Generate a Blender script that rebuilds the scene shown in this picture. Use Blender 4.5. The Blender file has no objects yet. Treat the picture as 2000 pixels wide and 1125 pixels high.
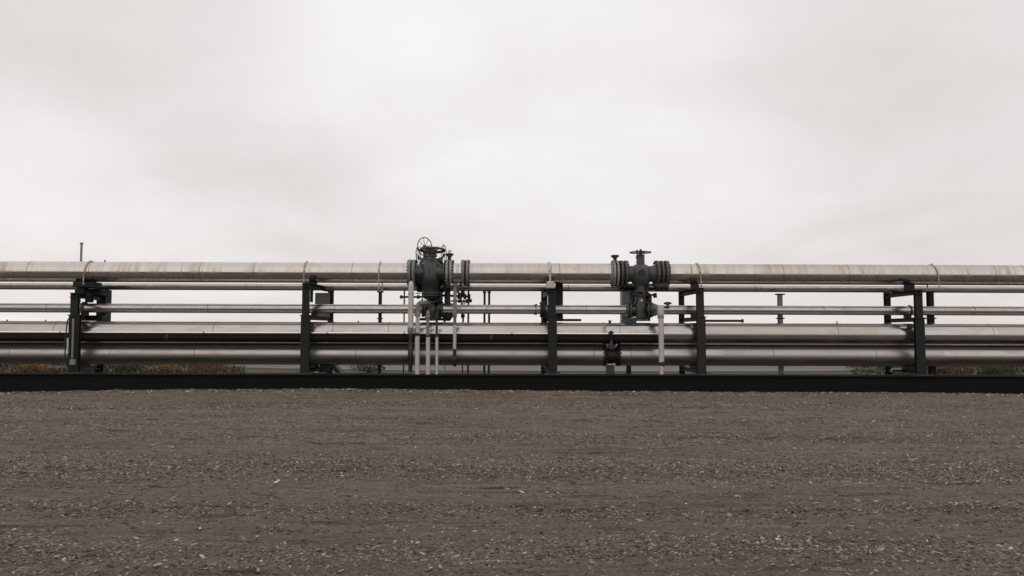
import bpy, bmesh, math, random
import numpy as np
from mathutils import Vector, Matrix, Euler
R = math.radians
random.seed(7); rng = np.random.default_rng(7)
scene = bpy.context.scene
C = scene.collection

# ------------------------------------------------------------------ camera
CAM = Vector((0.0, -18.75, 1.4)); F = 1500.0
ROT = (Matrix.Rotation(R(-0.6), 3, 'Z') @ Matrix.Rotation(R(90 + 3.34), 3, 'X') @ Matrix.Rotation(R(0.17), 3, 'Z'))
cam = bpy.data.cameras.new('camera'); cam.sensor_width = 36; cam.lens = F / 2000 * 36
cam.clip_start = 0.1; cam.clip_end = 5000
co = bpy.data.objects.new('camera', cam); C.objects.link(co)
co.location = CAM; co.rotation_euler = ROT.to_euler(); scene.camera = co
scene.render.resolution_x = 1024; scene.render.resolution_y = 576

# ------------------------------------------------------------------ world, sun
SUN_EL, SUN_AZ = 52, 205
w = bpy.data.worlds.new('World'); scene.world = w; w.use_nodes = True
def build_world():
    nt = w.node_tree; N = nt.nodes; L = nt.links; N.clear()
    out = N.new('ShaderNodeOutputWorld'); bg = N.new('ShaderNodeBackground'); bg.inputs[1].default_value = 0.1
    L.new(bg.outputs[0], out.inputs[0])
    sky = N.new('ShaderNodeTexSky'); sky.sky_type = 'NISHITA'; sky.sun_disc = False
    sky.sun_elevation = R(SUN_EL); sky.sun_rotation = R(SUN_AZ)
    tc = N.new('ShaderNodeTexCoord')
    # cloud deck: project the view direction on a high flat layer so that clouds stretch toward the horizon
    sep = N.new('ShaderNodeSeparateXYZ'); L.new(tc.outputs['Generated'], sep.inputs[0])
    zz = N.new('ShaderNodeMath'); zz.operation = 'ADD'; L.new(sep.outputs[2], zz.inputs[0]); zz.inputs[1].default_value = 0.22
    zm = N.new('ShaderNodeMath'); zm.operation = 'MAXIMUM'; L.new(zz.outputs[0], zm.inputs[0]); zm.inputs[1].default_value = 0.05
    dv = N.new('ShaderNodeVectorMath'); dv.operation = 'DIVIDE'
    cz = N.new('ShaderNodeCombineXYZ')
    for i in range(3): L.new(zm.outputs[0], cz.inputs[i])
    L.new(tc.outputs['Generated'], dv.inputs[0]); L.new(cz.outputs[0], dv.inputs[1])
    def noise(scale, detail, rough, off, dist=0.0):
        m = N.new('ShaderNodeMapping'); m.inputs['Location'].default_value = off
        L.new(dv.outputs[0], m.inputs[0])
        n = N.new('ShaderNodeTexNoise'); n.inputs['Scale'].default_value = scale
        n.inputs['Detail'].default_value = detail; n.inputs['Roughness'].default_value = rough
        n.inputs['Distortion'].default_value = dist
        L.new(m.outputs[0], n.inputs[0]); return n.outputs[0]
    def blob(d, sharp, amp):        # soft lobe of cloud brightness round a direction of the sky
        v = Vector(d).normalized()
        dt = N.new('ShaderNodeVectorMath'); dt.operation = 'DOT_PRODUCT'; L.new(tc.outputs['Generated'], dt.inputs[0]); dt.inputs[1].default_value = v
        a = N.new('ShaderNodeMath'); a.operation = 'MAXIMUM'; L.new(dt.outputs['Value'], a.inputs[0]); a.inputs[1].default_value = 0
        p = N.new('ShaderNodeMath'); p.operation = 'POWER'; L.new(a.outputs[0], p.inputs[0]); p.inputs[1].default_value = sharp
        m = N.new('ShaderNodeMath'); m.operation = 'MULTIPLY'; L.new(p.outputs[0], m.inputs[0]); m.inputs[1].default_value = amp
        return m.outputs[0]
    def add(a, b):
        m = N.new('ShaderNodeMath'); m.operation = 'ADD'; L.new(a, m.inputs[0]); L.new(b, m.inputs[1]); return m.outputs[0]
    def mul(a, k, c=0.0):
        m = N.new('ShaderNodeMath'); m.operation = 'MULTIPLY_ADD'; L.new(a, m.inputs[0]); m.inputs[1].default_value = k; m.inputs[2].default_value = c; return m.outputs[0]
    def D(px, py): return ROT @ Vector(((px - 1000) / F, -(py - 562.5) / F, -1))
    v = mul(noise(0.8, 5, 0.5, (3.1, 1.7, 0.4), 0.4), 0.46, 0.825 - 0.23)
    v = add(v, mul(noise(1.9, 4, 0.5, (7.3, 0.2, 2.0), 0.3), 0.20, -0.10))
    v = add(v, blob(D(1000, 60), 30, 0.19))
    v = add(v, blob(D(40, 130), 60, -0.05))
    v = add(v, blob(D(620, 370), 70, -0.07))
    v = add(v, blob(D(60, 300), 120, 0.04))
    v = add(v, blob(D(1950, 300), 25, -0.07))
    v = add(v, blob((0, 0.2, 1), 3, -0.06))
    v = add(v, blob(D(960, 340), 60, -0.10)); v = add(v, blob(D(1700, 330), 120, -0.04)); v = add(v, blob(D(80, 160), 300, -0.05)); v = add(v, blob(D(60, 250), 400, 0.06))
    cr = N.new('ShaderNodeValToRGB'); L.new(v, cr.inputs[0])
    e = cr.color_ramp.elements
    e[0].position = 0.45; e[0].color = (0.52, 0.49, 0.47, 1)
    e[1].position = 1.0; e[1].color = (0.99, 0.97, 0.962, 1)
    x = e.new(0.72); x.color = (0.77, 0.715, 0.695, 1)
    sc = N.new('ShaderNodeVectorMath'); sc.operation = 'SCALE'; sc.inputs[3].default_value = 10.0
    L.new(cr.outputs[0], sc.inputs[0])
    mx = N.new('ShaderNodeMix'); mx.data_type = 'RGBA'; mx.inputs[0].default_value = 0.95
    L.new(sky.outputs[0], mx.inputs[6]); L.new(sc.outputs[0], mx.inputs[7]); L.new(mx.outputs[2], bg.inputs[0])
build_world()
sun = bpy.data.lights.new('sun', 'SUN'); sun.energy = 0.5; sun.angle = R(150); sun.color = (1, 0.96, 0.9)
so = bpy.data.objects.new('sun', sun); C.objects.link(so); so.rotation_euler = (R(90 - SUN_EL), 0, R(180 - SUN_AZ + 0))
scene.view_settings.view_transform = 'Standard'; scene.view_settings.look = 'None'
scene.view_settings.exposure = 0.0; scene.view_settings.gamma = 1

# ------------------------------------------------------------------ helpers
def P(px, py, Y):
    d = ROT @ Vector(((px - 1000) / F, -(py - 562.5) / F, -1))
    return CAM + d * ((Y - CAM.y) / d.y)
def S(Y): return F / (Y - CAM.y)              # pixels per metre at depth Y
def X(px, Y, py=600): return P(px, py, Y).x
def Z(py, Y, px=1000): return P(px, py, Y).z

def link(name, me, parent=None):
    o = bpy.data.objects.new(name, me); C.objects.link(o)
    if parent: o.parent = parent
    return o
LABELS = []
def thing(name, label, cat, loc, group=None):
    o = link(name, None); o.empty_display_size = 0.2; o.location = Vector(loc)
    o['label'] = label; o['category'] = cat
    if group: o['group'] = group
    return o
def tag(o, label, cat, group=None, kind=None):
    if label: o['label'] = label
    if cat: o['category'] = cat
    if group: o['group'] = group
    if kind: o['kind'] = kind
    return o
def rootloc(o):
    while o.parent: o = o.parent
    return o.location.copy()

def frame(ax):
    ax = Vector(ax).normalized()
    u = Vector((0, 0, 1)) if abs(ax.z) < 0.9 else Vector((1, 0, 0))
    a = (u - ax * u.dot(ax)).normalized(); b = ax.cross(a)
    return ax, a, b
class MB:
    def __init__(s): s.bm = bmesh.new()
    def box(s, x0, x1, y0, y1, z0, z1, bevel=0.004):
        t = bmesh.new()
        r = bmesh.ops.create_cube(t, size=1)
        for v in t.verts:
            v.co = Vector(((x0 + x1) / 2 + v.co.x * (x1 - x0), (y0 + y1) / 2 + v.co.y * (y1 - y0), (z0 + z1) / 2 + v.co.z * (z1 - z0)))
        if bevel: bmesh.ops.bevel(t, geom=t.edges[:], offset=min(bevel, abs(x1-x0)*.3, abs(y1-y0)*.3, abs(z1-z0)*.3), segments=1, affect='EDGES')
        s._merge(t); return s
    def bar(s, p, q, wa, wb, bevel=0.004):     # rectangular bar from p to q
        p, q = Vector(p), Vector(q); ax, a, b = frame(q - p); L = (q - p).length
        t = bmesh.new(); bmesh.ops.create_cube(t, size=1)
        for v in t.verts:
            c = v.co.copy(); v.co = (p + q) / 2 + ax * (c.x * L) + a * (c.y * wa) + b * (c.z * wb)
        if bevel: bmesh.ops.bevel(t, geom=t.edges[:], offset=min(bevel, wa*.3, wb*.3), segments=1, affect='EDGES')
        s._merge(t); return s
    def hbeam(s, p, q, wa, wb, tf=0.014, side=None):       # H section: flanges perpendicular to a, width wb, height wa
        p, q = Vector(p), Vector(q); ax, a, b = frame(q - p)
        if side is not None: a = Vector(side).normalized(); a = (a - ax * a.dot(ax)).normalized(); b = ax.cross(a)
        for (ca, cb, ha, hb) in ((wa/2 - tf/2, 0, tf, wb), (-wa/2 + tf/2, 0, tf, wb), (0, 0, wa - 2*tf, tf*.8)):
            t = bmesh.new(); bmesh.ops.create_cube(t, size=1); L = (q - p).length
            for v in t.verts:
                c = v.co.copy(); v.co = (p + q) / 2 + ax * (c.x * L) + a * (ca + c.y * ha) + b * (cb + c.z * hb)
            s._merge(t)
        return s
    def lathe(s, o, ax, prof, n=32, cap=True):
        o = Vector(o); ax, a, b = frame(ax); t = s.bm; rings = []
        for (d, r) in prof:
            rings.append([t.verts.new(o + ax * d + (a * math.cos(2*math.pi*k/n) + b * math.sin(2*math.pi*k/n)) * r) for k in range(n)])
        for i in range(len(rings) - 1):
            for k in range(n):
                t.faces.new((rings[i][k], rings[i][(k+1) % n], rings[i+1][(k+1) % n], rings[i+1][k]))
        if cap:
            t.faces.new(rings[0][::-1]); t.faces.new(rings[-1])
        return s
    def cyl(s, p, q, r, n=24, cap=True, r2=None):
        p, q = Vector(p), Vector(q); L = (q - p).length
        return s.lathe(p, q - p, [(0, r), (L, r if r2 is None else r2)], n, cap)
    def path(s, pts, r, n=16, closed=False):
        pts = [Vector(p) for p in pts]; m = len(pts); t = s.bm; rings = []; prev = None
        for i, p in enumerate(pts):
            if closed: d = pts[(i+1) % m] - pts[i-1]
            else: d = pts[min(i+1, m-1)] - pts[max(i-1, 0)]
            d.normalize()
            if prev is None: _, a, b = frame(d)
            else:
                a = (prev - d * prev.dot(d)).normalized(); b = d.cross(a)
            prev = a
            rings.append([t.verts.new(p + (a*math.cos(2*math.pi*k/n) + b*math.sin(2*math.pi*k/n)) * r) for k in range(n)])
        for i in range(m if closed else m - 1):
            A = rings[i]; B = rings[(i+1) % m]
            for k in range(n): t.faces.new((A[k], A[(k+1) % n], B[(k+1) % n], B[k]))
        if not closed: t.faces.new(rings[0][::-1]); t.faces.new(rings[-1])
        return s
    def ring(s, c, nrm, Rr, r, n=40, m=8, a0=0, a1=2*math.pi):
        _, a, b = frame(nrm); c = Vector(c)
        full = abs(a1 - a0 - 2*math.pi) < 1e-4
        k = n if full else n + 1
        pts = [c + (a*math.cos(a0 + (a1-a0)*i/n) + b*math.sin(a0 + (a1-a0)*i/n)) * Rr for i in range(k)]
        return s.path(pts, r, m, closed=full)
    def ball(s, c, r, sx=1, sy=1, sz=1, n=20):
        t = bmesh.new(); bmesh.ops.create_uvsphere(t, u_segments=n, v_segments=n//2, radius=r)
        for v in t.verts: v.co = Vector(c) + Vector((v.co.x*sx, v.co.y*sy, v.co.z*sz))
        s._merge(t); return s
    def prism(s, poly, y0, y1):                 # polygon in x,z
        t = s.bm
        A = [t.verts.new((x, y0, z)) for x, z in poly]; B = [t.verts.new((x, y1, z)) for x, z in poly]
        t.faces.new(A); t.faces.new(B[::-1]); m = len(poly)
        for i in range(m): t.faces.new((A[i], B[i], B[(i+1) % m], A[(i+1) % m]))
        return s
    def _merge(s, t):
        me = bpy.data.meshes.new('tmp'); t.to_mesh(me); t.free(); s.bm.from_mesh(me); bpy.data.meshes.remove(me)
    def build(s, name, mat, parent=None, smooth=35, label=None):
        bm = s.bm
        off = rootloc(parent) if parent else Vector((0, 0, 0))
        bmesh.ops.recalc_face_normals(bm, faces=bm.faces[:])
        for v in bm.verts: v.co -= off
        for f in bm.faces: f.smooth = True
        for e in bm.edges:
            if len(e.link_faces) == 2 and e.calc_face_angle(0) > R(smooth): e.smooth = False
        me = bpy.data.meshes.new(name); bm.to_mesh(me); bm.free(); me.materials.append(mat)
        o = link(name, me, parent)
        if label: o['label'] = label
        return o

# ------------------------------------------------------------------ materials
def material(name, base, rough, metal=0.0, dirt=None, dirt_amt=0.4, scale=6.0, stretch=(1, 1, 1), bump=0.0, bumpscale=30, streak=None, panel=False, spec=0.5, dirtrough=0.75):
    m = bpy.data.materials.new(name); m.use_nodes = True; nt = m.node_tree; N = nt.nodes; L = nt.links
    b = N['Principled BSDF']; b.inputs['Specular IOR Level'].default_value = spec
    tc = N.new('ShaderNodeNewGeometry'); pos = tc.outputs['Position']
    def mp(sc):
        k = N.new('ShaderNodeMapping'); k.inputs['Scale'].default_value = sc; L.new(pos, k.inputs[0]); return k.outputs[0]
    def noise(sc, scl, det=5, ro=0.6):
        n = N.new('ShaderNodeTexNoise'); n.inputs['Scale'].default_value = scl; n.inputs['Detail'].default_value = det; n.inputs['Roughness'].default_value = ro
        L.new(mp(sc), n.inputs[0]); return n.outputs[0]
    def ramp(v, a, c):
        r = N.new('ShaderNodeMapRange'); r.inputs[1].default_value = a; r.inputs[2].default_value = c; L.new(v, r.inputs[0]); return r.outputs[0]
    def mul(a, k):
        r = N.new('ShaderNodeMath'); r.operation = 'MULTIPLY'; L.new(a, r.inputs[0])
        if isinstance(k, (int, float)): r.inputs[1].default_value = k
        else: L.new(k, r.inputs[1])
        return r.outputs[0]
    def mix(f, a, c, t='RGBA'):
        r = N.new('ShaderNodeMix'); r.data_type = t; i = (6, 7, 2) if t == 'RGBA' else (2, 3, 0)
        if isinstance(f, (int, float)): r.inputs[0].default_value = f
        else: L.new(f, r.inputs[0])
        for s, q in ((a, i[0]), (c, i[1])):
            if isinstance(s, (tuple, float, int)): r.inputs[q].default_value = s if not isinstance(s, tuple) else (*s, 1)
            else: L.new(s, r.inputs[q])
        return r.outputs[i[2]]
    dirt = dirt or tuple(x * 0.5 for x in base)
    f = mul(ramp(noise(stretch, scale), 0.42, 0.68), dirt_amt)
    col = mix(f, base, dirt)
    rgh = mix(f, float(rough), float(dirtrough), 'FLOAT')
    met = mix(f, float(metal), float(metal)*0.8, 'FLOAT')
    if panel:
        sx = N.new('ShaderNodeSeparateXYZ'); L.new(pos, sx.inputs[0])
        wob = mul(sx.outputs[0], 1 / panel)
        fl = N.new('ShaderNodeMath'); fl.operation = 'FLOOR'; L.new(wob, fl.inputs[0])
        wn = N.new('ShaderNodeTexWhiteNoise'); wn.noise_dimensions = '1D'; L.new(fl.outputs[0], wn.inputs['W'])
        col = mix(mul(wn.outputs['Value'], 0.35), col, (base[0]*.66, base[1]*.63, base[2]*.6))
        rgh2 = N.new('ShaderNodeMath'); rgh2.operation = 'MULTIPLY_ADD'; L.new(wn.outputs['Value'], rgh2.inputs[0]); rgh2.inputs[1].default_value = 0.08; L.new(rgh, rgh2.inputs[2]); rgh = rgh2.outputs[0]
        # narrow spatter and drip marks
        sp = ramp(noise((1, 1, 1), 26, 3, 0.7), 0.66, 0.74)
        col = mix(mul(sp, 0.35), col, (0.13, 0.11, 0.09))
    if streak:
        st = ramp(noise((11, .9, .9), 1.0, 5, 0.7), 0.45, 0.66)
        patch = ramp(noise((0.5, 0.5, 0.5), 1.3, 3), 0.38, 0.6)
        rs = mul(ramp(noise((1.6, 1.2, 1.2), 1.0, 6, 0.7), 0.57, 0.70), 0.45)
        col = mix(rs, col, (0.30, 0.24, 0.175)); rgh = mix(rs, rgh, 0.4, 'FLOAT')
        sf = mul(mul(st, patch), 0.8)
        col = mix(sf, col, streak); met = mix(sf, met, 0.75, 'FLOAT'); rgh = mix(sf, rgh, 0.45, 'FLOAT')
    L.new(col, b.inputs['Base Color']); L.new(rgh, b.inputs['Roughness']); L.new(met, b.inputs['Metallic'])
    if bump:
        bp = N.new('ShaderNodeBump'); bp.inputs['Strength'].default_value = bump; bp.inputs['Distance'].default_value = 0.02
        L.new(noise((1, 1, 1), bumpscale, 4), bp.inputs['Height']); L.new(bp.outputs[0], b.inputs['Normal'])
    return m
M = {
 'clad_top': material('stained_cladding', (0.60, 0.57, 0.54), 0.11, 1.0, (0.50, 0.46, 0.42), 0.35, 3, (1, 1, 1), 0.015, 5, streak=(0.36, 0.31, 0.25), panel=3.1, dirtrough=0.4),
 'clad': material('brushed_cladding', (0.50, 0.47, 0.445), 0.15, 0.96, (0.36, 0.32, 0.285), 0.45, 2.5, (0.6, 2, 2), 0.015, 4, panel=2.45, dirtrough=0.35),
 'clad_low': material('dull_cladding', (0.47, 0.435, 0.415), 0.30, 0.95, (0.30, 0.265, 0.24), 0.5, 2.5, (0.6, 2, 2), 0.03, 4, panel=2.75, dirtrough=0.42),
 'wrap': material('black_pipe_wrap', (0.009, 0.008, 0.006), 0.6, 0, (0.014, 0.012, 0.010), 0.5, 5, (.4, 2, 2), 0.1, 12, spec=0.12),
 'steel': material('small_bore_pipe_steel', (0.50, 0.475, 0.45), 0.16, 0.92, (0.30, 0.265, 0.23), 0.5, 4, (1, 3, 3), 0.02, 8, panel=1.7, dirtrough=0.4),
 'seam': material('seam_dark', (0.16, 0.14, 0.125), 0.6, 0.5, (0.08, 0.06, 0.05), 0.7, 20),
 'band': material('steel_band', (0.42, 0.38, 0.34), 0.45, 0.7, (0.16, 0.10, 0.07), 0.7, 14),
 'green': material('dark_green_paint', (0.008, 0.0125, 0.012), 0.6, 0, (0.018, 0.017, 0.014), 0.6, 7, (1, 1, .6), 0.1, 40, spec=0.3),
 'brown': material('weathered_brown_paint', (0.018, 0.015, 0.014), 0.6, 0, (0.034, 0.025, 0.020), 0.6, 7, (1, 1, .6), 0.1, 40, spec=0.3),
 'beam': material('bituminous_base_paint', (0.005, 0.007, 0.006), 0.85, 0, (0.010, 0.009, 0.007), 0.5, 3, (.4, 1, 2), 0.1, 25, spec=0.15),
 'valve': material('grey_green_valve_paint', (0.013, 0.019, 0.018), 0.30, 0, (0.018, 0.019, 0.017), 0.5, 9, bump=0.12, bumpscale=30, spec=0.7),
 'valve_grey': material('mid_grey_valve_paint', (0.062, 0.062, 0.059), 0.34, 0, (0.055, 0.048, 0.042), 0.6, 9, bump=0.15, bumpscale=30),
 'dark': material('dark_fittings_steel', (0.012, 0.012, 0.011), 0.45, 0.1, (0.030, 0.023, 0.017), 0.6, 18),
 'rust': material('dull_rusty_iron', (0.060, 0.048, 0.042), 0.6, 0.2, (0.09, 0.05, 0.032), 0.6, 20),
 'flange': material('pale_flange_paint', (0.30, 0.29, 0.27), 0.5, 0.2, (0.12, 0.09, 0.07), 0.7, 12),
 'flange_green': material('green_flange_paint', (0.19, 0.195, 0.185), 0.45, 0.1, (0.09, 0.08, 0.07), 0.7, 12),
 'galv': material('galvanised_pipe', (0.52, 0.49, 0.455), 0.45, 0.35, (0.42, 0.37, 0.32), 0.5, 8, (1, 1, .5), 0.05, 10),
 'bright': material('bright_conduit', (0.90, 0.87, 0.83), 0.22, 0.95, (0.7, .66, .62), 0.3, 5),
 'panel': material('grey_sheet_metal', (0.20, 0.195, 0.19), 0.5, 0.2, (0.13, 0.12, 0.11), 0.5, 6),
 'white': material('pale_enamel_box', (0.55, 0.53, 0.50), 0.5, 0, (0.30, 0.26, 0.22), 0.5, 14),
 'cable': material('black_cable_sheath', (0.015, 0.015, 0.015), 0.5),
 'orange': material('orange_plastic', (0.45, 0.17, 0.05), 0.5, 0, (0.25, 0.12, 0.06), 0.5, 6),
 'bark': material('bark', (0.06, 0.045, 0.035), 0.9),
}

# ------------------------------------------------------------------ ground
def vnoise(x, y, seed):
    r = np.random.default_rng(seed); T = r.random((256, 256))
    xi = np.floor(x).astype(int); yi = np.floor(y).astype(int); fx = x - xi; fy = y - yi
    fx = fx*fx*(3-2*fx); fy = fy*fy*(3-2*fy)
    g = lambda a, b: T[a & 255, b & 255]
    return (g(xi, yi)*(1-fx) + g(xi+1, yi)*fx)*(1-fy) + (g(xi, yi+1)*(1-fx) + g(xi+1, yi+1)*fx)*fy - 0.5
def band(x, y):      # loose, churned-up strips of gravel between the smooth packed tracks
    b = 0
    for yy, wd, a in ((-3.9, .45, .55), (-6.6, .30, .35), (-8.2, .30, .6), (-10.9, .55, 1.0), (-12.4, .14, .8), (-13.8, .30, .65), (-15.3, .5, .5)):
        c = yy + 1.3*vnoise(x*.16 + yy*3, x*0 + 4.3, 41) + .25*vnoise(x*.9 + yy, x*0 + 2.1, 42)
        b = b + a*np.exp(-((y - c)/wd)**2)
    return np.clip(b*(.55 + 1.3*(vnoise(x*.5, y*1.7, 43) + .3)), 0, 1.3)
def gz(x, y):
    x = np.asarray(x, float); y = np.asarray(y, float)
    near = np.clip((-0.4 - y) / 1.0, 0, 1) * np.clip((y + 26) / 4, 0, 1)
    z = 0.020*vnoise(x*0.35 + 5, y*2.2, 1) + 0.012*vnoise(x*1.1, y*5, 2) + 0.008*vnoise(x*5, y*11, 3) + 0.005*vnoise(x*13, y*22, 4)
    z = z * (0.25 + 0.75*near)
    B = band(x, y)
    r_ = lambda fx, fy, sd: np.abs(vnoise(x*fx, y*fy, sd))*2
    clods = (1 - r_(6, 9, 51))*.014 + (1 - r_(13, 17, 52))*.011 + vnoise(x*24, y*30, 53)*.012
    z = z + near*(B*clods + (.0035*(1 - r_(9, 16, 54)) + .004*vnoise(x*20, y*28, 55)))
    led = vnoise(x*.9 + 3, y*6.5, 56); z = z - near*.022*np.clip((led - .25)*9, 0, 1)
    # ruts pressed by wheels running along the rack
    for yy, d, wd in ((-4.1, .030, .28), (-6.9, .025, .3), (-8.7, .035, .25), (-11.1, .025, .2), (-12.9, .025, .22)):
        c = yy + 0.5*vnoise(x*0.12 + yy, x*0 + 1.3, 8)*1.6
        z = z - d*np.exp(-((y - c)/wd)**2) + 0.5*d*np.exp(-((y - c - 2*wd)/(wd*.7))**2)
    # bank of gravel pushed against the base beam
    prof = 0.055*np.exp(-((x + 3.6)/5.0)**2) - 0.045*np.clip((-x - 9)/3, 0, 1) - 0.03*np.clip((x - 9)/4, 0, 1)
    edge = np.exp(-((y + 0.45)/1.3)**2)
    z = z + (prof + 0.02*vnoise(x*2.2, x*0, 6) + 0.012*vnoise(x*9, y*3, 7)) * edge
    return z
def axis(dense0, dense1, step, lo, hi, g=1.25):
    a = list(np.arange(dense0, dense1, step)); s = step; v = a[-1]
    while v < hi: s *= g; v += s; a.append(min(v, hi))
    s = step; v = a[0]; pre = []
    while v > lo: s *= g; v -= s; pre.append(max(v, lo))
    return np.array(pre[::-1] + a)
def sheet(name, xs, ys, zf, mat):
    gx, gy = np.meshgrid(xs, ys); zz = zf(gx, gy); n, m = gx.shape
    v = np.stack([gx, gy, zz], -1).reshape(-1, 3)
    i = np.arange(n*m).reshape(n, m)
    f = np.stack([i[:-1, :-1], i[:-1, 1:], i[1:, 1:], i[1:, :-1]], -1).reshape(-1, 4)
    return np_mesh(name, v, f, mat, True)
def np_mesh(name, v, f, mat, smooth):
    me = bpy.data.meshes.new(name); k = f.shape[1]
    me.vertices.add(len(v)); me.vertices.foreach_set('co', v.astype(np.float32).ravel())
    me.loops.add(f.size); me.loops.foreach_set('vertex_index', f.astype(np.int32).ravel())
    me.polygons.add(len(f)); me.polygons.foreach_set('loop_start', np.arange(0, f.size, k, dtype=np.int32))
    me.polygons.foreach_set('use_smooth', np.full(len(f), smooth))
    me.update(calc_edges=True); me.validate(); me.materials.append(mat)
    return link(name, me)

def ground_material():
    m = bpy.data.materials.new('fine_gravel_and_dirt'); m.use_nodes = True; nt = m.node_tree; N = nt.nodes; L = nt.links
    b = N['Principled BSDF']; b.inputs['Roughness'].default_value = 0.85; b.inputs['Specular IOR Level'].default_value = 0.3
    pos = N.new('ShaderNodeNewGeometry').outputs['Position']
    def mp(sc, loc=(0, 0, 0)):
        k = N.new('ShaderNodeMapping'); k.inputs['Scale'].default_value = sc; k.inputs['Location'].default_value = loc; L.new(pos, k.inputs[0]); return k.outputs[0]
    def noise(sc, det=6, ro=0.6, loc=(0, 0, 0), dist=0):
        n = N.new('ShaderNodeTexNoise'); n.inputs['Scale'].default_value = 1; n.inputs['Detail'].default_value = det; n.inputs['Roughness'].default_value = ro
        n.inputs['Distortion'].default_value = dist; L.new(mp(sc, loc), n.inputs[0]); return n.outputs[0]
    def rng_(v, a, c, lo=0.0, hi=1.0):
        r = N.new('ShaderNodeMapRange'); r.inputs[1].default_value = a; r.inputs[2].default_value = c; r.inputs[3].default_value = lo; r.inputs[4].default_value = hi; L.new(v, r.inputs[0]); return r.outputs[0]
    def mix(f, a, c):
        r = N.new('ShaderNodeMix'); r.data_type = 'RGBA'
        L.new(f, r.inputs[0])
        for s, q in ((a, 6), (c, 7)):
            if isinstance(s, tuple): r.inputs[q].default_value = (*s, 1)
            else: L.new(s, r.inputs[q])
        return r.outputs[2]
    col = mix(rng_(noise((0.25, 1.3, 1), 5, 0.6), 0.35, 0.65), (0.166, 0.138, 0.110), (0.212, 0.177, 0.141))
    col = mix(rng_(noise((0.5, 4.5, 1), 6, 0.65, (4, 2, 0), .5), 0.49, 0.64, 0, .75), col, (0.098, 0.069, 0.052))
    col = mix(rng_(noise((1.1, 11, 1), 4, 0.6, (1, 7, 0), .8), 0.575, 0.66, 0, .9), col, (0.070, 0.050, 0.039))      # dark brown streaks: self-shadow of small ridges painted into the colour
    col = mix(rng_(noise((0.12, 0.5, 1), 3, 0.5, (9, 5, 0)), 0.48, 0.62, 0, .5), col, (0.134, 0.118, 0.097))              # greyer patches
    col = mix(rng_(noise((22, 40, 20), 4, 0.75), 0.50, 0.72, 0, .7), col, (0.074, 0.060, 0.050))
    col = mix(rng_(noise((30, 60, 30), 3, 0.7, (3, 3, 0)), 0.62, 0.74, 0, .6), col, (0.29, 0.25, 0.215))
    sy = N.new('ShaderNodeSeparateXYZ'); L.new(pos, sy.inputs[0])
    # the yard is darker away from the rack; the boundary is ragged
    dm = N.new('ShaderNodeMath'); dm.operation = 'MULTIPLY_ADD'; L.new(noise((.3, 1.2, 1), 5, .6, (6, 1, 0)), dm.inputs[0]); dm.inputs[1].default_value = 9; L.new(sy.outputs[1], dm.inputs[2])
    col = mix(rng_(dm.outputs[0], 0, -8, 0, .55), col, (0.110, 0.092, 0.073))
    # wet reddish-brown smears, thin dark lines of painted crevice shade and pale dusty scuffs, all broken up along their length
    bk = rng_(noise((.22, .9, 1), 4, .6, (13, 4, 0)), .45, .60)
    def both(a, b_):
        m_ = N.new('ShaderNodeMath'); m_.operation = 'MULTIPLY'; L.new(a, m_.inputs[0]); L.new(b_, m_.inputs[1]); return m_.outputs[0]
    col = mix(both(rng_(noise((.35, 3.2, 1), 6, .68, (21, 3, 0), .7), .50, .64, 0, .85), bk), col, (0.085, 0.056, 0.041))
    col = mix(rng_(noise((1.3, 9, 1), 5, .62, (2, 17, 0), 1.2), .57, .63, 0, .85), col, (0.050, 0.038, 0.030))
    col = mix(rng_(noise((3.2, 20, 1), 4, .6, (5, 11, 0), 1.0), .60, .66, 0, .8), col, (0.045, 0.035, 0.028))
    col = mix(rng_(noise((.6, 6, 1), 6, .65, (8, 23, 0), .9), .58, .68, 0, .55), col, (0.26, 0.22, 0.18))
    gcol = mix(rng_(noise((0.6, 0.6, 1), 5, 0.65, (2, 8, 0)), 0.4, 0.65), (0.040, 0.042, 0.022), (0.095, 0.075, 0.048))
    wy = N.new('ShaderNodeMath'); wy.operation = 'MULTIPLY_ADD'; L.new(noise((1.5, 1.5, 1), 4, .6), wy.inputs[0]); wy.inputs[1].default_value = 1.5; L.new(sy.outputs[1], wy.inputs[2])
    col = mix(rng_(wy.outputs[0], 1.6, 2.2), col, gcol)
    vo = N.new('ShaderNodeTexVoronoi'); vo.inputs['Scale'].default_value = 45; L.new(mp((1, 1.4, 1)), vo.inputs[0])
    vm = N.new('ShaderNodeMix'); vm.data_type = 'RGBA'; vm.blend_type = 'MULTIPLY'; vm.inputs[0].default_value = 0.8
    L.new(col, vm.inputs[6])
    hv = N.new('ShaderNodeSeparateColor'); L.new(vo.outputs['Color'], hv.inputs[0])
    cv = N.new('ShaderNodeCombineColor'); g = rng_(hv.outputs[0], 0, 1, 0.6, 1.35)
    for i in range(3): L.new(g, cv.inputs[i])
    L.new(cv.outputs[0], vm.inputs[7]); L.new(vm.outputs[2], b.inputs['Base Color'])
    bp = N.new('ShaderNodeBump'); bp.inputs['Strength'].default_value = 0.9; bp.inputs['Distance'].default_value = 0.02
    L.new(noise((28, 36, 28), 6, 0.75), bp.inputs['Height'])
    b2 = N.new('ShaderNodeBump'); b2.inputs['Strength'].default_value = 0.7; b2.inputs['Distance'].default_value = 0.012; b2.invert = True
    L.new(vo.outputs['Distance'], b2.inputs['Height']); L.new(bp.outputs[0], b2.inputs['Normal']); L.new(b2.outputs[0], b.inputs['Normal'])
    return m
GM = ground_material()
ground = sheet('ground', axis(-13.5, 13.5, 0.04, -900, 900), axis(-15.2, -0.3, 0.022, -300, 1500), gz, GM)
tag(ground, None, None, kind='structure')

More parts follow.
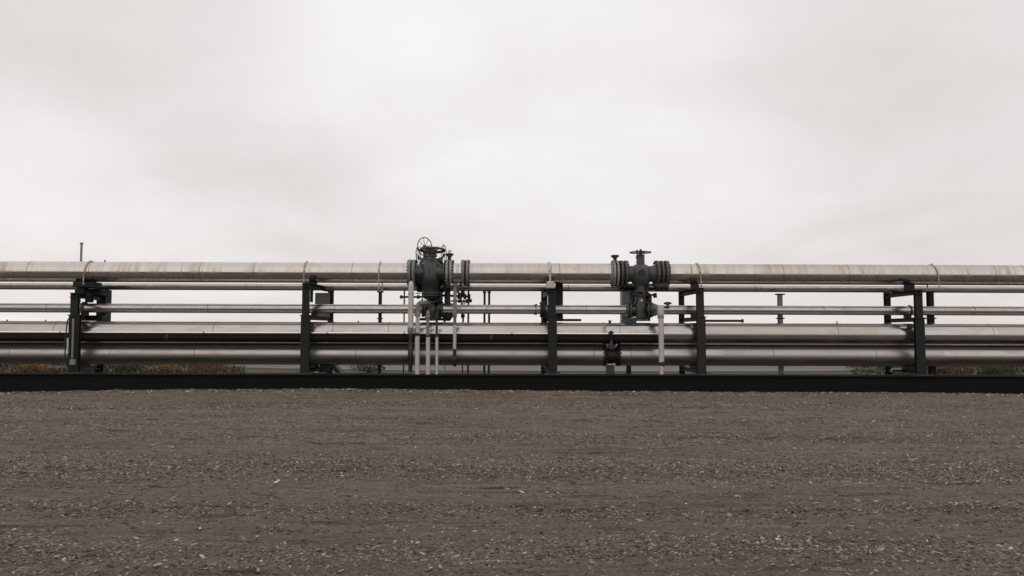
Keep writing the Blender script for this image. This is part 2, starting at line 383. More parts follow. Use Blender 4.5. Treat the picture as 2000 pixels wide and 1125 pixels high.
def island_material(name, cols, rough=0.85, translucent=False):
    m = bpy.data.materials.new(name); m.use_nodes = True; nt = m.node_tree; N = nt.nodes; L = nt.links
    b = N['Principled BSDF']; b.inputs['Roughness'].default_value = rough; b.inputs['Specular IOR Level'].default_value = 0.3
    g = N.new('ShaderNodeNewGeometry'); cr = N.new('ShaderNodeValToRGB'); L.new(g.outputs['Random Per Island'], cr.inputs[0])
    e = cr.color_ramp.elements; e[0].position = cols[0][0]; e[0].color = (*cols[0][1], 1); e[1].position = cols[-1][0]; e[1].color = (*cols[-1][1], 1)
    for p, c in cols[1:-1]: x = e.new(p); x.color = (*c, 1)
    L.new(cr.outputs[0], b.inputs['Base Color']); return m
def stones(n, xy, size, flat, mat, name):
    t = bmesh.new(); bmesh.ops.create_icosphere(t, subdivisions=1, radius=1)
    V = np.array([v.co[:] for v in t.verts]); Fc = np.array([[v.index for v in f.verts] for f in t.faces]); t.free()
    k = len(V)
    v = np.repeat(V[None], n, 0) * (1 + 0.35*(rng.random((n, k, 1)) - .5))
    sc = np.stack([size*(0.8 + 1.6*rng.random(n)**2), size*(0.6 + .5*rng.random(n)), size*flat*(0.6 + .6*rng.random(n))], -1)
    v = v*sc[:, None]
    a = rng.random(n)*2*np.pi; ca, sa = np.cos(a), np.sin(a)
    tl = (rng.random(n) - .5)*0.9; ct, st = np.cos(tl), np.sin(tl)
    x, y, z = v[..., 0].copy(), v[..., 1].copy(), v[..., 2].copy()
    x, z = x*ct[:, None] - z*st[:, None], x*st[:, None] + z*ct[:, None]
    x, y = x*ca[:, None] - y*sa[:, None], x*sa[:, None] + y*ca[:, None]
    zz = gz(xy[:, 0], xy[:, 1])
    v = np.stack([x + xy[:, 0:1], y + xy[:, 1:2], z + (zz + size*flat*0.25)[:, None]], -1)
    f = (Fc[None] + (np.arange(n)*k)[:, None, None]).reshape(-1, 3)
    return v.reshape(-1, 3), f
def gravel():
    pts = []; sizes = []
    def cand(n, y0, y1):
        y = y0 + (y1-y0)*rng.random(n); hw = (y - CAM.y)*0.70 + 0.6
        x = (rng.random(n)*2 - 1)*hw; return x, y
    # fine stones in drifts
    x, y = cand(430000, -14.9, -0.5)
    dens = 0.10 + 1.9*band(x, y) + 0.5*np.clip(vnoise(x*2, y*7, 22), 0, 1)
    keep = rng.random(len(x)) < dens*0.5
    x, y = x[keep], y[keep]
    d = y - CAM.y
    s = 0.0048 + 0.009*rng.random(len(x))**2.8 + 0.00042*d
    pts.append(np.stack([x, y], -1)); sizes.append(s)
    # ragged bank of larger stones at the foot of the beam
    n = 5200; x = (rng.random(n)*2-1)*14.5; y = -0.46 - 0.45*rng.random(n)**2.2
    pts.append(np.stack([x, y], -1)); sizes.append(0.010 + 0.022*rng.random(n)**2)
    # scattered larger pieces
    x, y = cand(380, -14.9, -0.7); pts.append(np.stack([x, y], -1)); sizes.append(0.012 + 0.016*rng.random(len(x))**2)
    xy = np.concatenate(pts); sz = np.concatenate(sizes)
    mat = island_material('gravel_stones', [(0, (0.05, 0.040, 0.033)), (0.35, (0.125, 0.104, 0.085)), (0.80, (0.20, 0.170, 0.142)), (0.95, (0.27, 0.235, 0.20)), (1, (0.46, 0.42, 0.36))])
    v, f = stones(len(xy), xy, sz, 0.5, mat, 'gravel')
    o = np_mesh('gravel', v, f, mat, False); tag(o, 'loose brown-grey gravel stones strewn over the yard in front of the pipes', 'gravel', kind='stuff')
gravel()
def chips():
    # pale flat stone flakes that stand out on the dirt
    lst = [(176, 826), (335, 872), (1300, 908), (1441, 970), (1553, 878), (540, 943), (1680, 984), (1712, 984), (1566, 878), (1790, 897), (1910, 987), (503, 1047), (1712, 1115), (110, 1092), (1520, 1054), (308, 822), (435, 830), (1250, 1010), (850, 1010), (740, 935), (1020, 960), (1205, 1043), (620, 1078), (960, 900), (1110, 850), (1655, 948)]
    xy = []
    for px, py in lst:
        d = ROT @ Vector(((px - 1000)/F, -(py - 562.5)/F, -1)); t = -CAM.z/d.z; p = CAM + d*t; xy.append((p.x, p.y))
    xy = np.array(xy); sz = 0.014 + 0.0014*(xy[:, 1] - CAM.y)
    n = 620; x = (rng.random(n)*2-1)*14; xy = np.concatenate([xy, np.stack([x, -0.47 - 0.75*rng.random(n)**1.3], -1)]); sz = np.concatenate([sz, 0.013 + 0.030*rng.random(n)**1.6])
    m = island_material('pale_flakes', [(0, (0.24, 0.21, 0.18)), (.7, (0.38, 0.34, 0.29)), (1, (0.60, 0.56, 0.50))])
    v, f = stones(len(xy), xy, sz, 0.35, m, 'stone_flakes')
    o = np_mesh('stone_flakes', v, f, m, False); tag(o, 'pale flat stone flakes lying here and there on the brown gravel', 'stones', kind='stuff')
chips()

# ------------------------------------------------------------------ land behind the rack
def gpt(px, py, h=0.0):
    d = ROT @ Vector(((px - 1000)/F, -(py - 562.5)/F, -1)); t = (h - CAM.z)/d.z; p = CAM + d*t; return p
RM = material('worn_concrete', (0.125, 0.108, 0.105), 0.7, 0, (0.07, 0.058, 0.056), 0.8, 1.2, (0.3, 3, 1), 0.2, 20)
def road():
    # pale service road behind the rack, bending away at both ends
    up = [gpt(420, 715), gpt(560, 713.5), gpt(800, 713), gpt(1000, 713), gpt(1300, 715), gpt(1500, 717), gpt(1680, 722)]
    dn = [gpt(470, 719), gpt(600, 722), gpt(800, 725), gpt(1000, 726), gpt(1300, 727), gpt(1500, 727), gpt(1640, 726)]
    def res(pts, n=40):
        out = []
        for i in range(n):
            t = i/(n-1)*(len(pts)-1); k = min(int(t), len(pts)-2); out.append(pts[k].lerp(pts[k+1], t-k))
        return out
    bm = bmesh.new(); A = [bm.verts.new((p.x, p.y, 0.03)) for p in res(up)]; B = [bm.verts.new((p.x, p.y, 0.03)) for p in res(dn)]
    for i in range(len(A)-1): bm.faces.new((B[i], B[i+1], A[i+1], A[i]))
    r = bmesh.ops.extrude_face_region(bm, geom=bm.faces[:])
    for g in r['geom']:
        if isinstance(g, bmesh.types.BMVert): g.co.z = -0.05
    mb = MB(); mb.bm = bm; o = mb.build('road', RM); tag(o, None, None, kind='structure')
road()
kb = MB()
kp = [gpt(440, 717.5), gpt(520, 716), gpt(700, 715), gpt(1000, 715), gpt(1300, 716.5), gpt(1560, 718), gpt(1650, 721)]
for a_, b_ in zip(kp[:-1], kp[1:]): kb.bar((a_.x, a_.y, .10), (b_.x, b_.y, .10), .20, .22, .01)
ko = kb.build('kerb', material('pale_kerb', (0.42, 0.39, 0.37), 0.6, 0, (0.22, 0.19, 0.18), .6, 3)); tag(ko, None, None, kind='structure')
def scrub():
    # knee-high tufts of weeds on the far land
    n = 60000
    y = 1.2 + 38*rng.random(n)**1.2; x = (rng.random(n)*2-1)*(y + 19)*0.72
    # keep the road clear
    px = 1000 + x/(y+18.75)*F; clear = (px > 440 + 60*(y < 12)) & (px < 1680) & (y < 18)
    clump = vnoise(x*.5, y*.5, 31) > -0.12
    k = ~clear & clump; x, y = x[k], y[k]; n = len(x)
    h = (0.06 + 0.16*rng.random(n)**1.5)*(1 + 1.2*vnoise(x*.6, y*.6, 32))*np.clip(.5 + y/20, .5, 1.3); wd = 0.012 + 0.02*rng.random(n)
    a = rng.random(n)*np.pi*2; lean = (rng.random((n, 2))-.5)*0.25
    z0 = gz(x, y) - .02
    dx, dy = np.cos(a)*wd, np.sin(a)*wd
    v = np.stack([np.stack([x-dx, y-dy, z0], -1), np.stack([x+dx, y+dy, z0], -1),
                  np.stack([x+lean[:, 0]*.5+dx*.9, y+lean[:, 1]*.5+dy*.9, z0+h*.6], -1),
                  np.stack([x+lean[:, 0], y+lean[:, 1], z0+h], -1), np.stack([x+lean[:, 0]*.5-dx*.9, y+lean[:, 1]*.5-dy*.9, z0+h*.6], -1)], 1)
    f = (np.arange(n)*5)[:, None] + np.arange(5)[None]
    m = island_material('scrub_leaves', [(0, (0.022, 0.028, 0.013)), (.5, (0.045, 0.046, 0.022)), (.85, (0.08, 0.066, 0.036)), (1, (0.16, 0.10, 0.05))])
    o = np_mesh('grass', v.reshape(-1, 3), f, m, False); tag(o, 'rough dull green and brown grass growing beyond the pipes', 'grass', kind='stuff')
scrub()
def shrub(px, py, wpx, hh, cols, label, seed):
    r = np.random.default_rng(seed); c = gpt(px, py); Wd = wpx/S(c.y)
    root = thing('shrub', label, 'shrub', (c.x, c.y, 0), 'autumn shrubs beyond the pipes')
    st = MB()
    for i in range(7):
        a = r.random()*6.28; q = Vector((c.x + math.cos(a)*Wd*.35*r.random(), c.y + math.sin(a)*.3, hh*(.5+.4*r.random())))
        st.path([(c.x, c.y, -0.05), Vector((c.x, c.y, 0)).lerp(q, .5) + Vector((.03, 0, .02)), q], 0.010, 5)
    st.build('stem', M['bark'], root)
    n = 900; p = r.normal(size=(n, 3)); p /= np.linalg.norm(p, axis=1)[:, None]; p *= (r.random(n)**.4)[:, None]
    lump = 1 + .5*(vnoise(p[:, 0]*2+seed, p[:, 2]*2+9, seed)); p = p*lump[:, None]
    p = p*np.array([Wd/2, 0.35, hh/2]); p[:, 2] += hh/2
    e = r.normal(size=(n, 3)); e /= np.linalg.norm(e, axis=1)[:, None]; g = np.cross(e, r.normal(size=(n, 3))); g /= np.linalg.norm(g, axis=1)[:, None]
    s = (0.018 + .022*r.random(n))[:, None]
    v = np.stack([p - e*s, p + g*s*.5, p + e*s, p - g*s*.5], 1); f = (np.arange(n)*4)[:, None] + np.arange(4)[None]
    m = island_material('shrub_leaves', cols); o = np_mesh('foliage', v.reshape(-1, 3), f, m, False); o.parent = root
OR = [(0, (0.06, 0.05, 0.02)), (.4, (0.20, 0.10, 0.035)), (.8, (0.27, 0.14, 0.05)), (1, (0.38, 0.24, 0.11))]
BE = [(0, (0.10, 0.08, 0.035)), (.5, (0.22, 0.15, 0.065)), (1, (0.40, 0.28, 0.15))]
RE = [(0, (0.06, 0.035, 0.03)), (.5, (0.14, 0.068, 0.045)), (1, (0.25, 0.14, 0.09))]
GR = [(0, (0.03, 0.04, 0.015)), (.6, (0.05, 0.055, 0.022)), (1, (0.10, 0.09, 0.04))]
shrub(62, 728, 70, .34, OR, 'rusty orange shrub seen under the pipes near the left edge', 1)
shrub(172, 727, 22, .30, RE, 'small pinkish brown shrub just right of the leftmost front post', 2)
shrub(250, 728, 60, .30, GR, 'dull green shrub left of the golden shrub under the pipes', 3)
shrub(322, 728, 56, .36, BE, 'golden beige shrub seen under the lowest pipe, left part', 4)
shrub(405, 728, 80, .34, RE, 'wine red and brown shrub right of the golden shrub', 5)
shrub(720, 728, 80, .32, GR, 'olive green shrub seen under the pipes left of the large green valve', 6)
shrub(1850, 731, 110, .36, RE, 'reddish brown shrub seen under the pipes at the right', 7)
shrub(1950, 732, 90, .34, GR, 'olive shrub at the far right under the lowest pipe', 8)
# orange hose beyond the road
c0, c1 = gpt(1530, 715.5), gpt(1645, 717)
o = MB().path([(c0.x, c0.y, .06), ((c0.x*2+c1.x)/3, (c0.y+c1.y)/2+.3, .06), ((c0.x+2*c1.x)/3, (c0.y+c1.y)/2+.1, .06), (c1.x, c1.y, .06)], 0.07, 10).build('duct', M['orange'])
tag(o, 'faded orange duct lying on the ground beyond the pale road', 'duct')

# ------------------------------------------------------------------ base beam
YB0, YB1 = -0.42, 0.32
zt = Z(733, YB0); 
root = thing('base_beam', 'long near-black steel base beam that carries all the front posts', 'beam', (0, 0, 0))
MB().box(-45, 45, YB0, YB1, zt - 0.022, zt, .003).build('top_flange', M['beam'], root)
MB().box(-45, 45, YB0 + .05, YB0 + .075, -0.15, zt - 0.024, .0).build('web', M['beam'], root)
MB().box(-45, 45, YB0 - .01, YB1, -0.2, -0.085, .003).build('bottom_flange', M['beam'], root)
MB().box(-45, 45, YB1 - .075, YB1 - .05, -0.15, zt - 0.024, .0).build('rear_web', M['beam'], root)
ZB = zt
ZR = 0.12                                    # rear sleepers

# ------------------------------------------------------------------ bolts, flanges, wheels
_b = {}
def bolt_mesh(L, r):
    k = (round(L, 3), round(r, 3))
    if k not in _b:
        mb = MB(); mb.cyl((0, 0, -L/2 - r*.8), (0, 0, L/2 + r*.8), r*.55, 8)
        for s in (-1, 1): mb.cyl((0, 0, s*(L/2) - r*.45), (0, 0, s*(L/2) + r*.45), r, 6)
        for v in mb.bm.verts: pass
        for f in mb.bm.faces: f.smooth = False
        me = bpy.data.meshes.new('bolt'); mb.bm.to_mesh(me); mb.bm.free(); me.materials.append(M['dark']); _b[k] = me
    return _b[k]
def bolts(parent, c, ax, R_, L, n, r=0.02):
    rl = rootloc(parent); ax, a, b = frame(ax); q = ax.to_track_quat('Z', 'Y').to_euler(); c = Vector(c)
    for k in range(n):
        t = 2*math.pi*(k+.5)/n
        o = link('bolt', bolt_mesh(L, r), parent); o.location = c + (a*math.cos(t) + b*math.sin(t))*R_ - rl; o.rotation_euler = q
def flange(parent, c, ax, Ro, t, mat, hub=None, hubdir=1):
    c = Vector(c); ax = Vector(ax).normalized(); mb = MB(); e = t*.12
    mb.lathe(c - ax*t/2, ax, [(0, Ro-e), (e, Ro), (t-e, Ro), (t, Ro-e)], 40)
    if hub:
        r0, L = hub; mb.lathe(c + ax*hubdir*t/2*.98, ax*hubdir, [(0, r0*1.16), (L*.4, r0*1.10), (L, r0*1.01)], 40, False)
    return mb.build('flange', mat, parent)
def flange_pair(parent, c, ax, Ro, t, gap, mat, n, br=0.02, mat2=None, hub=None):
    c = Vector(c); ax = Vector(ax).normalized(); o = (t + gap)/2
    f1 = flange(parent, c - ax*o, ax, Ro, t, mat, hub, -1); f2 = flange(parent, c + ax*o, ax, Ro, t, mat2 or mat, hub, 1)
    MB().lathe(c - ax*gap*.55, ax, [(0, Ro*.80), (gap*1.1, Ro*.80)], 32).build('gasket', M['dark'], parent)
    bolts(f1, c, ax, Ro*.90, 2*t + gap, n, br)
    return f1, f2
def wheel(parent, c, nrm, Rr, r, ns, mat, drop=0.0, hub=None):
    c = Vector(c); ax, a, b = frame(nrm); hub = hub or Rr*.14
    mb = MB().ring(c, nrm, Rr, r, 40, 8); mb.cyl(c - ax*(hub*.6 + drop), c + ax*(hub*.6 - drop), hub, 12)
    w_ = mb.build('handwheel', mat, parent)
    for k in range(ns):
        t = 2*math.pi*k/ns + .2; e = a*math.cos(t) + b*math.sin(t)
        MB().path([c + e*hub*.8 - ax*drop, c + e*Rr*.55 - ax*drop*.8, c + e*Rr*.985], r*.62, 6).build('spoke', mat, w_)
    return w_

# ------------------------------------------------------------------ long pipes
PX = (1, 0, 0)
Y1, Y2, Y3, Y4, Y5 = 0.48, 1.30, 0.62, 0.47, 0.60
r1 = 20.0/S(Y1); z1 = Z(534.0, Y1)
r2 = 6.6/S(Y2);  z2 = Z(562.3, Y2)
r3 = 9.0/S(Y3);  z3 = Z(604.3, Y3)
r4 = 21.8/S(Y4); z4 = Z(651.5, Y4)
r5 = 20.6/S(Y5); z5 = Z(692.8, Y5)
LEFT, RIGHT = -42.0, 42.0
def seam(pipe, x, Yp, z, r, w_=0.012, mat='seam', over=.003, name='seam'):
    MB().lathe((x - w_/2, Yp, z), PX, [(0, r + over*.2), (w_*.2, r + over), (w_*.8, r + over), (w_, r + over*.2)], 48, False).build(name, M[mat], pipe)
def pipe(name, label, cat, x0, x1, Yp, z, r, mat, seams=(), group=None, n=72):
    root = thing(name, label, cat, ((x0+x1)/2, Yp, z), group)
    MB().cyl((x0, Yp, z), (x1, Yp, z), r, n).build('pipe_barrel', M[mat], root)
    for s in seams:
        if isinstance(s, tuple): seam(root, s[0], Yp, z, r, s[1], s[2], s[3], 'band')
        else: seam(root, s, Yp, z, r)
    return root
G1 = 'lengths of the topmost large pipe'
xa, xb = X(799, Y1), X(811, Y1)
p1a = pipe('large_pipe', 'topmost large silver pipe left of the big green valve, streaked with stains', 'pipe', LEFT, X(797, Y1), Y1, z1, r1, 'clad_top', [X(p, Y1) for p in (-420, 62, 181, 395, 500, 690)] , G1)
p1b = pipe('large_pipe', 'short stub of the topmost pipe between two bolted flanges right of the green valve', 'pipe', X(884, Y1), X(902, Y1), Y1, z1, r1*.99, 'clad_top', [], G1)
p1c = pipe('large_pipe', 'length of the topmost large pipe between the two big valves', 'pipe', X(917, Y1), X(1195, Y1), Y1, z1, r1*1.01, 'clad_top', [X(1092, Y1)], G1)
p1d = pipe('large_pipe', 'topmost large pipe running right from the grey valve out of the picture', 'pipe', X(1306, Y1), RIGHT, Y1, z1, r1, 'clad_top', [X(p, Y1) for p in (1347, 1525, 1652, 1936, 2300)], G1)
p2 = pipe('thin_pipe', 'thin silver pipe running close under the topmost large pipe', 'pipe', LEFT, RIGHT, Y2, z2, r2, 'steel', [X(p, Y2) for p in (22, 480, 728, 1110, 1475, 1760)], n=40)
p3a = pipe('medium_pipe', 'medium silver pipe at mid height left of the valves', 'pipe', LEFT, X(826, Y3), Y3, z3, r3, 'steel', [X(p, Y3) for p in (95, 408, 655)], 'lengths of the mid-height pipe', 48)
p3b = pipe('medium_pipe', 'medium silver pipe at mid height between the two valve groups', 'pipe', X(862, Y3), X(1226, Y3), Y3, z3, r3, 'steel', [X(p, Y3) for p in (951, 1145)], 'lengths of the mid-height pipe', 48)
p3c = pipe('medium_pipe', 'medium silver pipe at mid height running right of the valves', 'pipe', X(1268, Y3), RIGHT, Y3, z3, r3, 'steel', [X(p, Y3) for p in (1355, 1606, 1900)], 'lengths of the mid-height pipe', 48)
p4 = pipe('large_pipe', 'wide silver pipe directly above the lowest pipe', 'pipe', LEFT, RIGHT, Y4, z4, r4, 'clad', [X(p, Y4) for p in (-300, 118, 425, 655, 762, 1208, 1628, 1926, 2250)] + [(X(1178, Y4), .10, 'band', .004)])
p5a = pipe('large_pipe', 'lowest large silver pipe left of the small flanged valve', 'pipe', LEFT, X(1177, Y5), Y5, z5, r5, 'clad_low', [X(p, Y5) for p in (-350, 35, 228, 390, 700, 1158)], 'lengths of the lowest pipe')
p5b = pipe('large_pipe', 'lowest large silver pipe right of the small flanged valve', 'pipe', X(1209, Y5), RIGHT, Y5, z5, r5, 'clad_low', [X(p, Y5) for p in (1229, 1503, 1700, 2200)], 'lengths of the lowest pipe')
# thin bright conduit along the middle of the upper wide pipe
YC = 0.10; zc = Z(651.5, YC)
rt = thing('conduit', 'thin bright conduit running along the front of the wide pipe', 'conduit', (0, YC, zc))
MB().cyl((LEFT, YC, zc), (X(1283, YC), YC, zc), 0.027, 14).build('tube', M['bright'], rt)
for p in (120, 400, 640, 790, 1000, 1190):
    MB().box(X(p, YC)-.015, X(p, YC)+.015, YC-.027, YC+.11, zc-.03, zc+.026, .003).build('clip', M['dark'], rt)
rw = 7.8/S(.17); rt = thing('wrapped_pipe', 'black wrapped pipe lying in the notch between the two lowest silver pipes', 'pipe', (0, .17, Z(664, .17)))
MB().cyl((LEFT, .17, Z(661.8, .17)), (X(1284, .17), .17, Z(661.8, .17)), rw, 32).build('pipe_barrel', M['wrap'], rt)
for p in (330, 960): MB().cyl((X(p, .17)-.03, .17, Z(661.8, .17)), (X(p, .17)+.03, .17, Z(661.8, .17)), rw + .004, 32).build('tape_band', M['dark'], rt)
# drips / small bolts on the pipes
def nub(pipe_, px, Yp, z, r, h=.05, w_=.02):
    x = X(px, Yp); MB().cyl((x, Yp, z + r - .01), (x, Yp, z + r + h), w_, 8).cyl((x, Yp, z+r+h-.01), (x, Yp, z+r+h+.018), w_*1.5, 6).build('plug', M['dark'], pipe_)
for px in (15, 90, 212, 700): nub(p4, px, Y4, z4, r4, .012, .012)
nub(p4, 1634, Y4, z4, r4, .03, .012); nub(p1a, 202, Y1, z1, r1, .02, .014); nub(p4, 1191, Y4, z4, r4, .04, .03)

# ------------------------------------------------------------------ support frames
def hoop(parent, px, Yp=Y1, z=None, r=None, mat='band', w_=.045, gap=.006, foot=True, zf=None, t=.010, lean=0.0):
    z = z1 if z is None else z; r = r1 if r is None else r
    x = X(px, Yp); mb = MB(); ro = r + gap; n = 40
    pts = []
    for i in range(n+1):
        a = -R(10) + (math.pi + R(20))*i/n
        pts.append((math.cos(a), math.sin(a)))
    bm = mb.bm; prev = None
    for (cy, sz) in pts:
        q = [bm.verts.new((x + s + lean*(sz*ro), Yp + cy*(ro + o), z + sz*(ro + o))) for s, o in ((-w_/2, 0), (w_/2, 0), (w_/2, t), (-w_/2, t))]
        if prev:
            for k in range(4): bm.faces.new((prev[k], prev[(k+1) % 4], q[(k+1) % 4], q[k]))
        else: bm.faces.new(q)
        prev = q
    bm.faces.new(prev[::-1])
    zf = zf if zf is not None else z - r*1.15
    for s in (-1, 1):
        mb.bar((x - lean*.05, Yp + s*(ro + t/2)*.985, z - r*.17), (x - lean*ro, Yp + s*(ro + t/2), zf), w_*.6, w_*.6, .002)
        if foot: mb.cyl((x, Yp + s*(ro + t/2), zf + .05), (x, Yp + s*(ro+t/2), zf + .02), .03, 6)
    mb.cyl((x, Yp, z + ro), (x, Yp, z + ro + .035), .012, 8)
    return mb.build('clamp', M[mat], parent)
GF = 'steel support frames of the pipe rack'
YF, YRr = 0.0, 1.85
def support(label, px_top, px_bot, ytop, ysplice, ybot, wu, wl, rpx, rtop, mat='green', right=True, lower=True, rear_w=9, beam_h=9, mid=(617, 626), rwide=None, shoe=True):
    xb_, xt_ = X(px_bot, YF, ybot), X(px_top, YF, ytop)
    root = thing('trestle', label, 'trestle', (xb_, YF, ZB), GF)
    zs, zt_ = Z(ysplice, YF, px_bot), Z(ytop, YF, px_top)
    s = S(YF)
    # lower wide post and upper narrow post
    MB().hbeam((xb_, YF, ZB + .02), (xb_ + (xt_-xb_)*.35, YF, zs), .11, wl/s, .016, side=(0, 1, 0)).build('post', M[mat], root)
    xm = xb_ + (xt_-xb_)*.35
    MB().hbeam((xt_ - (xt_-xm)*.4, YF, zs), (xt_, YF, zt_), .10, wu/s, .014, side=(0, 1, 0)).build('upper_post', M[mat], root)
    MB().box(xm - wl/s*.60, xm + wl/s*.60, YF-.08, YF+.08, zs-.012, zs+.012, .003).build('splice_plate', M[mat], root)
    bp = MB().box(xb_ - wl/s*.95, xb_ + wl/s*.95, YF-.19, YF+.19, ZB + .001, ZB + .022, .003).build('base_plate', M['rust'], root)
    for sx in (-1, 1):
        for sy in (-1, 1):
            o = link('bolt', bolt_mesh(.03, .018), bp); o.location = Vector((xb_ + sx*wl/s*.75, YF + sy*.14, ZB + .03)) - root.location
    # rear post
    sr = S(YRr); xr = X(rpx, YRr); zrt = Z(rtop, YRr, rpx)
    MB().hbeam((xr, YRr, ZR), (xr, YRr, zrt - .0), .15, (rwide or rear_w)/sr, .014, side=(0, 1, 0)).build('rear_post', M[mat], root)
    # top beam from front post to rear post, carrying the pipes
    hb = beam_h/s
    MB().hbeam((xt_, YF - .1, zt_ - hb/2 + .0), (xr, YRr + .1, zt_ - hb/2), hb, .15, .014, side=(0, 0, 1)).build('top_beam', M[mat], root)
    # beam under the mid-height pipe
    zm1 = z3 - r3 - .07; 
    MB().hbeam((xm, YF + .08, zm1 - .05), (xr, YRr - .08, zm1 - .05), .10, .12, .012, side=(0, 0, 1)).build('cross_beam', M[mat], root)
    # beam and saddles under the lowest pipe
    zb = z5 - r5 - .05
    MB().hbeam((xb_, YF + .08, zb - .06), (xr, YRr - .08, zb - .06), .10, .14, .012, side=(0, 0, 1)).build('lower_beam', M[mat], root)
    MB().box(min(xb_, xr)*.0 + xr*.25 + xb_*.75 - .11, xr*.25 + xb_*.75 + .11, Y5 - .14, Y5 + .14, zb - .012, z5 - r5*.93, .004).build('saddle', M[mat], root)
    if shoe:   # saddle under the mid-height pipe
        xs = xm*.7 + xr*.3
        MB().box(xs - .07, xs + .07, Y3 - .07, Y3 + .07, zm1 + .001, z3 - r3*.9, .004).build('saddle', M[mat], root)
        # saddle under the top pipe
    xs = xt_ + (xr-xt_)*(Y1-YF)/(YRr-YF)
    MB().box(xs - .08, xs + .08, Y1 - .12, Y1 + .12, zt_ + .001, max(z1 - r1*.95, zt_ + .03), .004).build('saddle', M[mat], root)
    return root
# the sleepers under the rear posts
def sleeper(px, Yp, lab):
    x = X(px, Yp); o = MB().box(x-.22, x+.22, Yp-.25, Yp+.25, -.12, ZR - .001, .01).build('footing', M['beam']); tag(o, lab, 'footing', 'footings under rear posts')

f1 = support('leftmost support frame, its front post hung with a black cable loop and pale conduit', 147, 144, 572, 615.5, 727, 14, 20, 197, 566, rwide=12)
f2 = support('second support frame from the left, with a grey panel behind its upper bay', 598, 595.5, 553, 616, 728, 13, 17, 646, 566)
f3 = support('middle dark green support frame with the pale square box on its post', 1077.5, 1079.5, 562, 617, 729, 15, 17, 1063, 566, rwide=12)
f4 = support('brownish support frame just right of the grey valve', 1366.5, 1370.5, 562.5, 619, 729, 14, 16.5, 1331, 566, mat='brown')
f5 = support('rightmost support frame, dark green with rear bay open to its left', 1792.5, 1798, 566, 621, 731, 14, 18, 1733, 570)
for px, lab in ((197, 'dark footing behind the leftmost frame'), (646, 'dark footing behind the frame left of the green valve'), (1063, 'dark footing behind the middle frame'), (1331, 'dark footing behind the brownish frame'), (1733, 'dark footing behind the rightmost frame')):
    sleeper(px, YRr, lab)
hoop(f1, 174, lean=.10, zf=z1-r1*1.35); hoop(f2, 598, zf=z1-r1*1.3); hoop(f3, 1074, w_=.05, zf=z1-r1*1.3); hoop(f4, 1363, lean=-.12, zf=z1-r1*1.35)
# frame 1 extras: second bay post, hanging block, cable
x = X(174, .5); MB().hbeam((x, .5, z3 + r3 + .02), (x, .5, Z(572, .5, 174)), .14, .14, .014, side=(0, 1, 0)).build('upper_post', M['green'], f1)
MB().box(X(153, .9), X(205, .9), .7, 1.1, Z(578, .9, 180), Z(565, .9, 180), .01).build('saddle_block', M['green'], f1)
MB().box(X(150, .5), X(190, .5), .28, .70, Z(562, .5, 180), Z(551.5, .5, 180), .01).build('saddle_plate', M['green'], f1)
MB().box(X(200, 1.2), X(210, 1.2), 1.1, 1.4, Z(627, 1.2, 200), Z(566, 1.2, 200), .006).build('rear_plate', M['green'], f1)
MB().box(X(156, 1.0), X(206, 1.0), .85, 1.25, Z(626.5, 1.0, 180), Z(616, 1.0, 180), .006).build('rear_sill', M['green'], f1)
MB().cyl((X(165, Y3)-.03, Y3, z3), (X(165, Y3)+.03, Y3, z3), r3*1.35, 28).build('pipe_collar', M['rust'], f1)
cx = lambda a, b: P(a, b, -.16)
o = MB().path([cx(141, 618), cx(136, 620), cx(132, 626), cx(130, 640), cx(128, 660), cx(127, 690), cx(128, 708), cx(132, 718), cx(138, 724)], .016, 8).build('cable', M['cable'])
tag(o, 'black cable looping down the left side of the leftmost front post', 'cable')
rt = thing('conduit', 'pale conduit with a small box strapped to the front of the leftmost post', 'conduit', P(142, 727, -.17))
MB().path([P(143, 622, -.17), P(142.5, 650, -.17), P(141, 700, -.17)], .024, 10).build('tube', M['panel'], rt)
a, b = P(136, 713, -.2), P(147, 702, -.2); MB().box(a.x, b.x, -.22, -.14, a.z, b.z, .006).build('box', M['panel'], rt)
MB().path([P(132.5, 660, -.17), P(132, 690, -.17)], .022, 8).build('sleeve', M['galv'], rt)
# frame 2 panel
a, b = P(617, 621, 1.55), P(644, 572, 1.55)
rt = thing('panel', 'flat grey sheet panel hanging in the bay of the frame left of the green valve', 'panel', ((a.x+b.x)/2, 1.55, a.z))
MB().box(a.x, b.x, 1.53, 1.57, a.z, b.z, .004).build('sheet', M['panel'], rt)
MB().box(a.x - .02, a.x, 1.51, 1.58, a.z, b.z, .003).build('frame_edge', M['green'], rt)
# frame 2 rear inner vertical and lower frame
MB().box(X(640, 1.75), X(643, 1.75), 1.73, 1.79, Z(622, 1.75, 640), Z(574, 1.75, 640), .003).build('stile', M['green'], f2)
a, b = P(607, 590, 1.2), P(611, 566, 1.2); MB().box(a.x, b.x, 1.1, 1.25, a.z, b.z, .003).build('bracket', M['green'], f2)
x0 = X(640, .8); zz = ZR
MB().prism([(X(628, .8), Z(728, .8)), (X(630, .8), Z(711, .8)), (X(656, .8), Z(711, .8)), (X(671, .8), Z(728, .8)), (X(660, .8), Z(728, .8)), (X(652, .8), Z(716, .8)), (X(648, .8), Z(728, .8))], .6, 1.0).build('saddle_foot', M['green'], f2)
